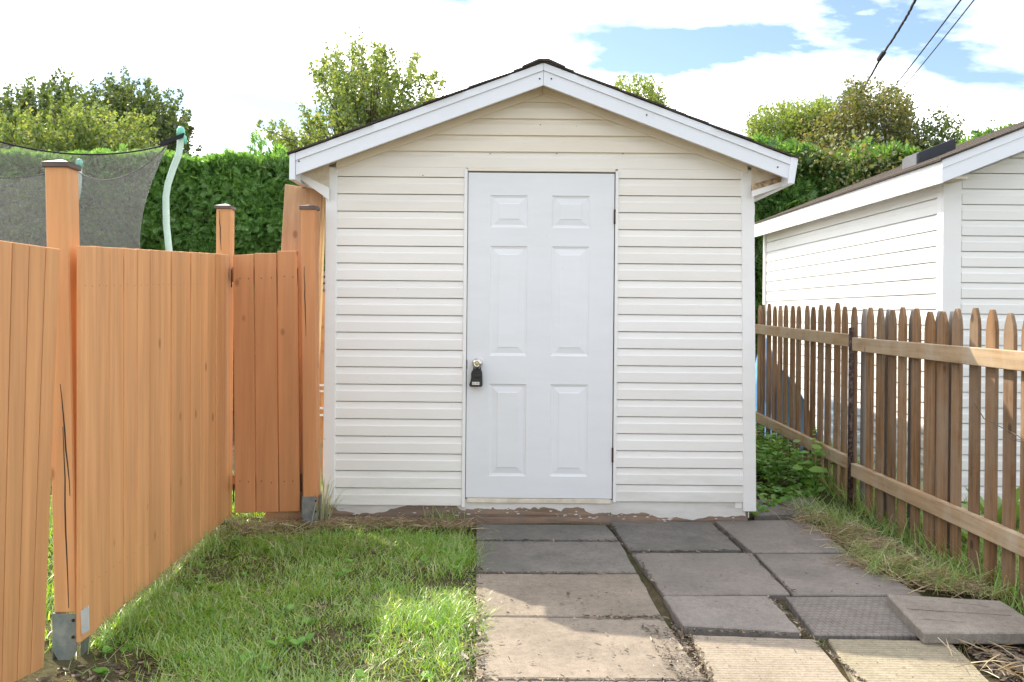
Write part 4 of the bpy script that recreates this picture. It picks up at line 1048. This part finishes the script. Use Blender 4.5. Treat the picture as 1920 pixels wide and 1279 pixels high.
# the tangle between shed and picket fence
S = Scatter()
for i in range(330):
    x = random.uniform(1.56, 2.27); y = random.uniform(6.05, 8.6)
    hh = (.07 if y < 6.35 else random.uniform(.10, .42))*(.6+.4*random.random())
    n_ = int(7+hh*50); t = rng.uniform(.1, 1, n_); a = rng.uniform(0, 2*np.pi, n_); lx, ly = random.uniform(-.1, .1), random.uniform(-.2, .05)
    pos = np.column_stack([x+lx*t+rng.normal(0, .012, n_), y+ly*t+rng.normal(0, .012, n_), float(gz(x, y))+hh*t])
    D = np.stack([np.cos(a), np.sin(a), rng.uniform(-.2, .5, n_)], -1)
    S.add(*LEAF4, frames(D, rng.uniform(.025, .075, n_), .5, up=np.tile([0., 0, 1], (n_, 1))+rng.normal(0, .25, (n_, 3))), pos)
for q in ((1395, 965), (1405, 962), (1412, 960), (1440, 948), (1455, 948), (1500, 930), (1520, 935)):
    p = G(*q); n_ = 16; a = rng.uniform(0, 2*np.pi, n_)
    S.add(*LEAF4, frames(np.stack([np.cos(a), np.sin(a), rng.uniform(0, .8, n_)], -1), rng.uniform(.03, .06, n_), .6), np.column_stack([rng.normal(p.x, .03, n_), rng.normal(p.y-.05, .03, n_), rng.uniform(.0, .06, n_)]))
tag(S.build('weed_tangle', WEED), 'tangle of leafy weeds between the shed corner and the picket fence', 'weeds', kind='stuff')
def plant(name, label, cat, base, stems, m, leaf, lsize, lw=.6, droop=.0, group=None, seed=0):
    'stems: list of paths; leaves set along each'
    r = empty(name, base, label, cat, group)
    mb = MB()
    for st in stems: mb.tube(st, [.004*(1-.6*i/len(st)) for i in range(len(st))], 5)
    mb.build('stem', WEED, r)
    for st in stems:
        st = [Vector(p) for p in st]
        for i, p in enumerate(st[1:]):
            for q in range(leaf):
                a = random.uniform(0, 2*math.pi); dd = np.array([[math.cos(a), -abs(math.sin(a))*.6-.1, .35-droop]])
                s_ = lsize*random.uniform(.7, 1.2); Sx = Scatter()
                Sx.add(*LEAF4, frames(dd, s_, lw, up=np.array([[.1, -.4, 1.]])), np.array([p])); Sx.build('leaf', m, r, origin=tuple(p))
    return r
b = W(1528, 945, 6.1); b.z = float(gz(b.x, b.y))
plant('vine', 'thin vine with a few large pale green leaves climbing the picket fence', 'vine', b,
      [[b, W(1527, 905, 6.1), W(1524, 880, 6.1), W(1522, 850, 6.1), W(1521, 838, 6.1)], [W(1527, 915, 6.1), W(1515, 880, 6.0), W(1506, 877, 6.0)]], VINELEAF, 1, .105, .95, .35)
b = W(1535, 930, 6.15); b.z = float(gz(b.x, b.y))
plant('weed_plant', 'bushy broad-leaved weed at the picket fence foot below the pale vine', 'plant', b,
      [[b+Vector((dx*.4, 0, 0)), b+Vector((dx, -.03, .12)), b+Vector((dx*1.4, -.06, .22)), b+Vector((dx*1.6, -.08, .30))] for dx in (-.10, -.03, .05, .1)], BROADLEAF, 5, .06, .8, .2)
for i, (px, py, Y, lab) in enumerate(((1875, 965, 5.0, 'leafy hosta plant seen between the nearest pickets by the outbuilding'), (1830, 985, 4.75, 'smaller hosta plant behind the pickets, left of the larger hosta'))):
    b = W(px, py, Y); b.z = float(gz(b.x, b.y)); r = empty('hosta_plant', b, lab, 'plant')
    for q in range(14-4*i):
        a = random.uniform(0, 6.28); el = random.uniform(.5, 1.2); ln = random.uniform(.22, .42)*(1-.25*i)
        D = np.array([[math.cos(a)*math.cos(el), math.sin(a)*math.cos(el), math.sin(el)]]); Sx = Scatter()
        Sx.add(*LEAF4, frames(D, ln, .36, up=np.array([[.05, -.2, 1.]])), np.array([b])); Sx.build('leaf', HOSTA, r, origin=tuple(b))
# striped grass by the end post
b = Vector((-1.145, 5.26, 0)); r = empty('ribbon_grass', b, 'striped ribbon grass growing between the end fence post and shed corner', 'plant')
S = Scatter(); n_ = 60
pp = np.column_stack([rng.normal(b.x-.01, .025, n_), rng.normal(b.y-.02, .03, n_), np.full(n_, -.02)])
blades(S, pp, rng.uniform(.12, .38, n_), rng.uniform(.006, .011, n_), rng.uniform(.05, .5, n_), bend=(.1, .25, .45))
S.build('blades', RIBBON, r, origin=tuple(b))
mb = MB(); mb.tube([b+Vector((.01, .0, 0)), W(602, 860, 5.2), W(600, 835, 5.2), W(606, 822, 5.2), W(610, 824, 5.2)], .003, 5); mb.build('stem', RIBBON, r)
# crumbs, twigs and dead leaves on the slabs
S = Scatter()
def crumbs(n_, poly, s0, s1, z=.004):
    q = sample(poly, n_); P = np.array([tuple(G(a, b_, z)) for a, b_ in q]); a = rng.uniform(0, 6.28, n_)
    S.add([(-.3, -.5, 0), (.3, -.4, .1), (.25, .4, .2), (-.2, .5, .05)], [(0, 1, 2, 3)], frames(np.stack([np.cos(a), np.sin(a), rng.uniform(-.1, .3, n_)], -1), rng.uniform(s0, s1, n_)*rng.choice([.5, .7, 1, 1.6], n_), rng.uniform(.15, .8, n_), up=np.tile([0., 0, 1], (n_, 1))+rng.normal(0, .2, (n_, 3))), P)
crumbs(420, [(895, 1080), (1195, 1080), (1320, 1275), (895, 1275)], .004, .016)
crumbs(120, [(895, 985), (1140, 990), (1190, 1070), (895, 1070)], .003, .009)
crumbs(160, [(1190, 1040), (1400, 1040), (1560, 1180), (1290, 1170)], .003, .011)
crumbs(120, [(1340, 980), (1560, 985), (1700, 1110), (1490, 1110)], .003, .011)
crumbs(140, [(1300, 1195), (1780, 1205), (1870, 1275), (1350, 1275)], .003, .010)
crumbs(650, [(872, 1060), (903, 1060), (912, 1279), (862, 1279)], .006, .022, .012)
crumbs(800, [(1200, 1168), (1300, 1180), (1345, 1279), (1265, 1279)], .004, .016, .004)
for q in (((1145, 983), (1240, 1110)), ((1335, 980), (1490, 1112)), ((1445, 1118), (1520, 1195)), ((1530, 1200), (1620, 1279)), ((893, 1012), (1160, 1014)), ((893, 1073), (1195, 1075)), ((1180, 1034), (1400, 1033)), ((1100, 1156), (1245, 1157)), ((1283, 1180), (1500, 1190)), ((893, 1273), (1325, 1276))):
    (a0, b0), (a1, b1) = q; w = 8
    crumbs(200, [(a0-w, b0-2), (a0+w, b0+2), (a1+w, b1+2), (a1-w, b1-2)], .005, .018, .004)
tag(S.build('slab_litter', DEBRIS), 'dark crumbs, twigs and leaf litter on the paving slabs', 'litter', kind='stuff')
S = Scatter()
crumbs(700, [(1290, 1185), (1330, 1279), (1300, 1279), (1255, 1165)], .006, .02, -.02)
crumbs(900, [(1800, 1205), (1920, 1200), (1920, 1279), (1880, 1279)], .008, .04, -.02)
p_ = sample([(-1.85, 2.7), (-1.2, 2.8), (-1.3, 3.3), (-1.7, 3.25)], 500); n_ = 500; a = rng.uniform(0, 6.28, n_)
S.add([(-.3, -.5, 0), (.3, -.4, .1), (.25, .4, .2), (-.2, .5, .05)], [(0, 1, 2, 3)], frames(np.stack([np.cos(a), np.sin(a), rng.uniform(-.1, .4, n_)], -1), rng.uniform(.008, .04, n_), rng.uniform(.1, .6, n_)), P3(p_, .008))
tag(S.build('soil_crumbs', DEBRIS), 'loose soil crumbs and twigs on the bare earth', 'soil', kind='stuff')

# ------------------------------------------------------------------ hedges and trees
def spray():
    v, f = [], []
    def finger(x0, y0, a, ln, w):
        k_ = len(v); ca, sa = math.sin(a), math.cos(a)
        v.extend([(x0-w*sa, y0+w*ca, 0), (x0+w*sa, y0-w*ca, 0), (x0+ca*ln*.6+w*.9*sa, y0+sa*ln*.6-w*.9*ca, .05), (x0+ca*ln, y0+sa*ln, -.03), (x0+ca*ln*.6-w*.9*sa, y0+sa*ln*.6+w*.9*ca, .05)])
        f.append((k_, k_+1, k_+2, k_+3, k_+4))
    finger(0, 0, 0, 1, .05)
    for y0, ln in ((.12, .42), (.3, .5), (.5, .42), (.68, .28)):
        finger(0, y0, .75, ln, .05); finger(0, y0+.06, -.75, ln*.95, .05)
    return v, f
SPRAY = spray()
CEDARLEAF_D = leafmat('dark_hedge_green', (.085, .21, .05), (.155, .33, .08), .5, (.28, .45, .11))
def hedge(label, x0, x1, y, depth, topz, n_, tops, size=(.06, .135), bulge=.12):
    r = empty('cedar_hedge', ((x0+x1)/2, y, 0), label, 'hedge')
    S = Scatter()
    u = rng.random(n_); x = rng.uniform(x0, x1, n_)
    tz = topz(x)
    # front face
    k_ = int(n_*.72)
    z = tz*rng.uniform(.25, 1.0, n_)
    yy_ = y+rng.exponential(.10, n_)+bulge*vn(x, z, 2.6, 2)+.5*bulge*vn(x, z, 6.5, 5)+1.2*bulge
    D = np.stack([rng.normal(0, .55, n_), -rng.uniform(.3, 1, n_), rng.normal(-.05, .5, n_)], -1)
    # top face
    t = np.arange(n_) >= k_
    yy_[t] = y+.1+rng.uniform(0, depth, t.sum()); z[t] = tz[t]-rng.exponential(.06, t.sum())+.07*vn(x[t], yy_[t], 4, 1)+.4*(bulge-.12)*vn(x[t], yy_[t], 9, 3)
    D[t] = np.stack([rng.normal(0, .5, t.sum()), rng.normal(-.2, .4, t.sum()), rng.uniform(.5, 1.2, t.sum())], -1)
    S.add(*SPRAY, frames(D, rng.uniform(*size, n_)*rng.choice([.7, 1, 1, 1.35], n_), 1.0, up=np.tile([0, -1., .2], (n_, 1))+rng.normal(0, .55, (n_, 3))), np.column_stack([x, yy_, z]))
    # odd leaders sticking out of the top
    for tx, hh in tops:
        m_ = 26; tt = rng.uniform(0, 1, m_); q = np.column_stack([tx+rng.normal(0, .05, m_), y+.4+rng.normal(0, .05, m_), topz(np.full(m_, tx))+hh*tt])
        S.add(*SPRAY, frames(np.stack([rng.normal(0, .5, m_), rng.normal(0, .5, m_), rng.uniform(.4, 1, m_)], -1), rng.uniform(.08, .2, m_)), q)
    S.build('foliage', CEDARLEAF if bulge < .15 else CEDARLEAF_D, r, origin=((x0+x1)/2, y, 0))
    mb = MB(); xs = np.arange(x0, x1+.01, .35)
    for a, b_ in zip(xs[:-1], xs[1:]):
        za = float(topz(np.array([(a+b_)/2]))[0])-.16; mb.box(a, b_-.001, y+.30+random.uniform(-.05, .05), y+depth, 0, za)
    mb.build('shaded_hedge_core', CORE, r)  # solid boxes, coloured for the shade behind the sprays
    mb = MB()
    for a in xs: mb.tube([(a, y+.5, -.05), (a+random.uniform(-.1, .1), y+.5, 1.0)], [.05, .03], 6)
    mb.build('trunk', BARK, r)
    return r
hedge('tall clipped cedar hedge behind the trampoline and left of the shed', -8.2, -1.6, 10.8, 1.1, lambda x: 3.23+.05*vn(x, x*0, 3, .4), 62000, [(-3.35, .3), (-3.1, .16), (-5.2, .15)])
hedge('overgrown cedar hedge between the shed and the white outbuilding', 2.4, 8.0, 10.75, 1.2, lambda x: 3.27+.04*(x-3)+.20*vn(x, x*0, 2.3, 1.0)+.10*vn(x, x*0, 6, 2.0), 30000, [(3.4, .2), (4.6, .35), (5.5, .3), (5.9, .2)], (.10, .24), .2)

def crown(S, poly, Y, depth, n_c, per, shoot, lsize, up=.6, spread=.06, width=.75, tmpl=LEAF2):
    'leafy shoots filling an outline given in photo pixels, spread over a depth'
    if isinstance(poly, dict):                    # leaders: boughs fanning from a root to tips
        q = []; root = np.array(poly['root'], float); tips = np.array(poly['tips'], float)
        for i in range(n_c):
            tp = tips[i % len(tips)]; t = random.uniform(poly.get('t0', .2), 1)**.8; sp = poly.get('sp', 26)*(1.12-t)
            q.append(root+(tp-root)*t+rng.normal(0, 1, 2)*(sp+4))
        q = np.array(q); c0 = root
    else:
        q = sample(poly, n_c); c0 = np.array(poly).mean(0)
    pts = []
    for (px, py) in q:
        yy_ = Y+random.uniform(-depth, depth); p = np.array(W(px, py, yy_)); pts.append(p)
        out = np.array([(px-c0[0])/250., random.uniform(-.5, .5), up+(c0[1]-py)/300.+random.uniform(-.3, .3)]); out /= np.linalg.norm(out)+1e-6
        n_ = int(per*random.uniform(.5, 1.4)); t = rng.uniform(0, 1, n_); ln = shoot*random.uniform(.5, 1.3)
        pos = p-out*ln*.6+out[None, :]*(t*ln)[:, None]+rng.normal(0, spread, (n_, 3))*(1.15-.7*t)[:, None]
        D = out[None, :]*.5+rng.normal(0, .7, (n_, 3)); D[:, 2] -= .15
        S.add(*tmpl, frames(D, rng.uniform(lsize*.6, lsize*1.25, n_), width), pos)
    return np.array(pts)
def tree(name, label, poly, Y, depth, n_c, per, shoot, lsize, m, trunk_px, up=.6, spread=.06, group=None, nb=26, tmpl=LEAF2, trad=.12, fork=None, width=.75):
    base = W(trunk_px, 600, Y); base.z = 0
    r = empty(name, base, label, 'tree' if 'tree' in name else 'shrub', group)
    S = Scatter(); pts = crown(S, poly, Y, depth, n_c, per, shoot, lsize, up, spread, width, tmpl)
    S.build('crown', m, r, origin=tuple(base))
    ztop_ = pts[:, 2].max(); zlow = pts[:, 2].min(); fk = fork if fork else max(.6, zlow*.75)
    top_ = Vector((float(pts[:, 0].mean())*.35+base.x*.65, Y, (fk+ztop_)/2))
    mb = MB(); mid = base.lerp(top_, .5)+Vector((.06, 0, 0)); mb.tube([base-Vector((0, 0, .1)), base+Vector((0, 0, fk)), mid.lerp(top_, .5), top_], [trad, trad*.75, trad*.5, trad*.25], 8); mb.build('trunk', BARK, r, smooth=True)
    mb = MB()
    for i in rng.choice(len(pts), min(nb, len(pts)), replace=False):
        p = Vector(pts[i]); s0 = base+Vector((0, 0, fk)); a = s0.lerp(top_, random.uniform(0, .9))
        m1 = a.lerp(p, .5)+Vector((0, 0, -.12*(p-a).length+.05)); mb.tube([a, m1, p], [trad*.28, trad*.16, trad*.05], 5)
    mb.build('limb', BARK, r, smooth=True)
    return r
tree('maple_tree', 'airy yellow-green maple tree rising behind the left slope of the shed roof',
     {'root': (700, 330), 'sp': 28, 't0': .3, 'tips': [(672, 68), (660, 95), (712, 78), (742, 95), (608, 102), (636, 104), (594, 128), (640, 140), (690, 120), (775, 112), (770, 160), (817, 128), (836, 160), (800, 190), (500, 246), (530, 236), (565, 218), (600, 185), (540, 270), (580, 250), (820, 215), (720, 150), (650, 190)]},
     19, 1.5, 400, 56, .70, .085, MAPLE, 690, .45, .055, nb=200)
tree('dark_tree', 'dark olive tree standing behind the trampoline with a pointed ragged top',
     {'root': (255, 350), 'sp': 26, 't0': .3, 'tips': [(180, 160), (205, 153), (225, 175), (240, 155), (262, 172), (282, 182), (300, 190), (328, 202), (355, 222), (360, 262), (342, 250), (165, 190), (310, 230)]},
     20, 1.2, 360, 54, .8, .088, DARKLEAF, 250, .9, .045, nb=160)
tree('tree', 'round dark green tree at the left edge above the hedge and net',
     {'root': (60, 360), 'sp': 32, 't0': .3, 'tips': [(-100, 210), (-60, 200), (-20, 205), (8, 193), (30, 185), (52, 172), (86, 176), (118, 155), (135, 172), (152, 180), (170, 200), (195, 220), (100, 210), (40, 220)]},
     18.2, 1.2, 420, 54, .75, .085, DARKLEAF, 60, .8, .045, nb=160)
tree('lime_tree', 'light yellow-green tree in front of the darker trees above the trampoline net',
     {'root': (110, 380), 'sp': 30, 't0': .35, 'tips': [(-60, 250), (-20, 240), (10, 232), (45, 222), (75, 235), (105, 205), (130, 198), (150, 215), (180, 225), (205, 208), (235, 222), (262, 232), (285, 250), (292, 280), (60, 260), (160, 260), (225, 260)]},
     16.2, 1.0, 380, 52, .55, .075, MAPLE, 120, .6, .045, nb=120)
tree('small_tree', 'small light green treetop peeking above the right slope of the shed roof',
     [(1150, 205), (1158, 165), (1175, 150), (1195, 160), (1212, 152), (1240, 165), (1244, 200), (1262, 215), (1270, 245), (1180, 230)],
     17, .5, 100, 44, .5, .065, LIMELEAF, 1210, 1.0, .07, nb=16, trad=.08)
tree('birch_tree', 'pale lime green tree right of the shed eave above the hedge',
     [(1400, 290), (1418, 210), (1440, 202), (1465, 215), (1490, 198), (1510, 205), (1540, 195), (1565, 205), (1570, 290), (1500, 330), (1420, 310)],
     13.5, .6, 380, 50, .38, .052, LIMELEAF, 1480, .8, .07, nb=30, trad=.07)
tree('bronze_shrub', 'bronze and olive leaved shrub rising highest beside the overhead wires',
     [(1480, 320), (1520, 240), (1555, 215), (1580, 190), (1590, 165), (1615, 160), (1640, 172), (1665, 170), (1685, 178), (1712, 200), (1718, 215), (1695, 218), (1715, 240), (1735, 260), (1740, 320), (1600, 340)],
     12.8, .6, 560, 42, .34, .052, REDLEAF, 1630, .7, .07, nb=40, trad=.07)
tree('leafy_shrub', 'olive leafy shrub above the hedge just left of the outbuilding roof peak',
     [(1715, 300), (1730, 235), (1750, 215), (1768, 212), (1785, 225), (1800, 235), (1802, 260), (1810, 300)],
     12.6, .4, 90, 20, .3, .055, DARKLEAF, 1765, .8, .06, nb=14, trad=.05)
tree('feathery_shrub', 'thin feathery shrub showing over the outbuilding roof at the right edge',
     [(1800, 300), (1815, 250), (1850, 248), (1862, 222), (1872, 245), (1890, 240), (1905, 228), (1925, 240), (1950, 300)],
     12.9, .4, 70, 18, .28, .05, DARKLEAF, 1865, .9, .05, nb=14, trad=.05)
# creeper draped over the right hedge
b = W(1620, 330, 10.7); b.z = 0; r = empty('creeper', b, 'reddish brown creeper draped over the top of the right hedge', 'vine')
S = Scatter(); poly = [(1490, 290), (1560, 262), (1640, 285), (1700, 275), (1740, 290), (1700, 330), (1620, 345), (1560, 350), (1520, 320)]
crown(S, poly, 10.72, .14, 85, 14, .3, .05, -.3, .10, .7, LEAF4); S.build('leaves', REDLEAF, r, origin=tuple(b))
mb = MB()
for i in range(6): x = b.x+random.uniform(-.6, .6); mb.tube([(x, 10.8, 0), (x+.1, 10.78, 1.5), (x, 10.74, 2.9)], .012, 5)
mb.build('stem', BARK, r)

# ------------------------------------------------------------------ overhead wires
def wire(label, pa, pb, rad, wig=0.):
    a, b_ = W(*pa), W(*pb); d = b_-a; a2 = a-d*1.2; b2 = b_+d*.8
    pts = [a2.lerp(b2, i/40)+Vector((math.sin(i*1.9)*wig, 0, -.10*math.sin(math.pi*i/40)+math.cos(i*2.3)*wig)) for i in range(41)]
    mb = MB(); mb.tube(pts, rad, 6); o = mb.build('overhead_wire', WIRE, smooth=True)
    return tag(o, label, 'wire', 'overhead wires')
pp = [W(1716, 0, 9), W(1703, 26, 9.7), W(1690, 48, 10.3), W(1673, 75, 11.1), W(1654, 103, 12), W(1640, 130, 12.8), W(1622, 160, 13.8), W(1600, 188, 15)]
d0, d1 = pp[0]-pp[1], pp[-1]-pp[-2]
pp = [pp[0]+d0*8+Vector((0, 0, .25)), pp[0]+d0*3]+pp+[pp[-1]+d1*2, pp[-1]+d1*5]
fine = []
for a, b_ in zip(pp[:-1], pp[1:]):
    for q in range(6): fine.append(a.lerp(b_, q/6)+Vector((.003*math.sin(q*2.1+a.x*9), 0, .003*math.cos(q*2.1+a.x*9))))
mb = MB(); mb.tube(fine+[pp[-1]], .015, 6); w1 = tag(mb.build('overhead_wire', WIRE, smooth=True), 'thick twisted overhead wire with a splice, leftmost of the three', 'wire', 'overhead wires')
a, b_ = W(1658, 97, 11.8), W(1647, 113, 12.25); mb = MB(); mb.tube([a, a.lerp(b_, .1), a.lerp(b_, .9), b_], [.012, .034, .034, .012], 8); mb.build('splice', WIRE, w1)
wire('thin straight overhead wire in the middle of the three', (1789, 0, 9), (1655, 182, 15), .0085)
wire('thin overhead wire at the right of the three', (1813, 0, 9), (1672, 182, 15), .007)
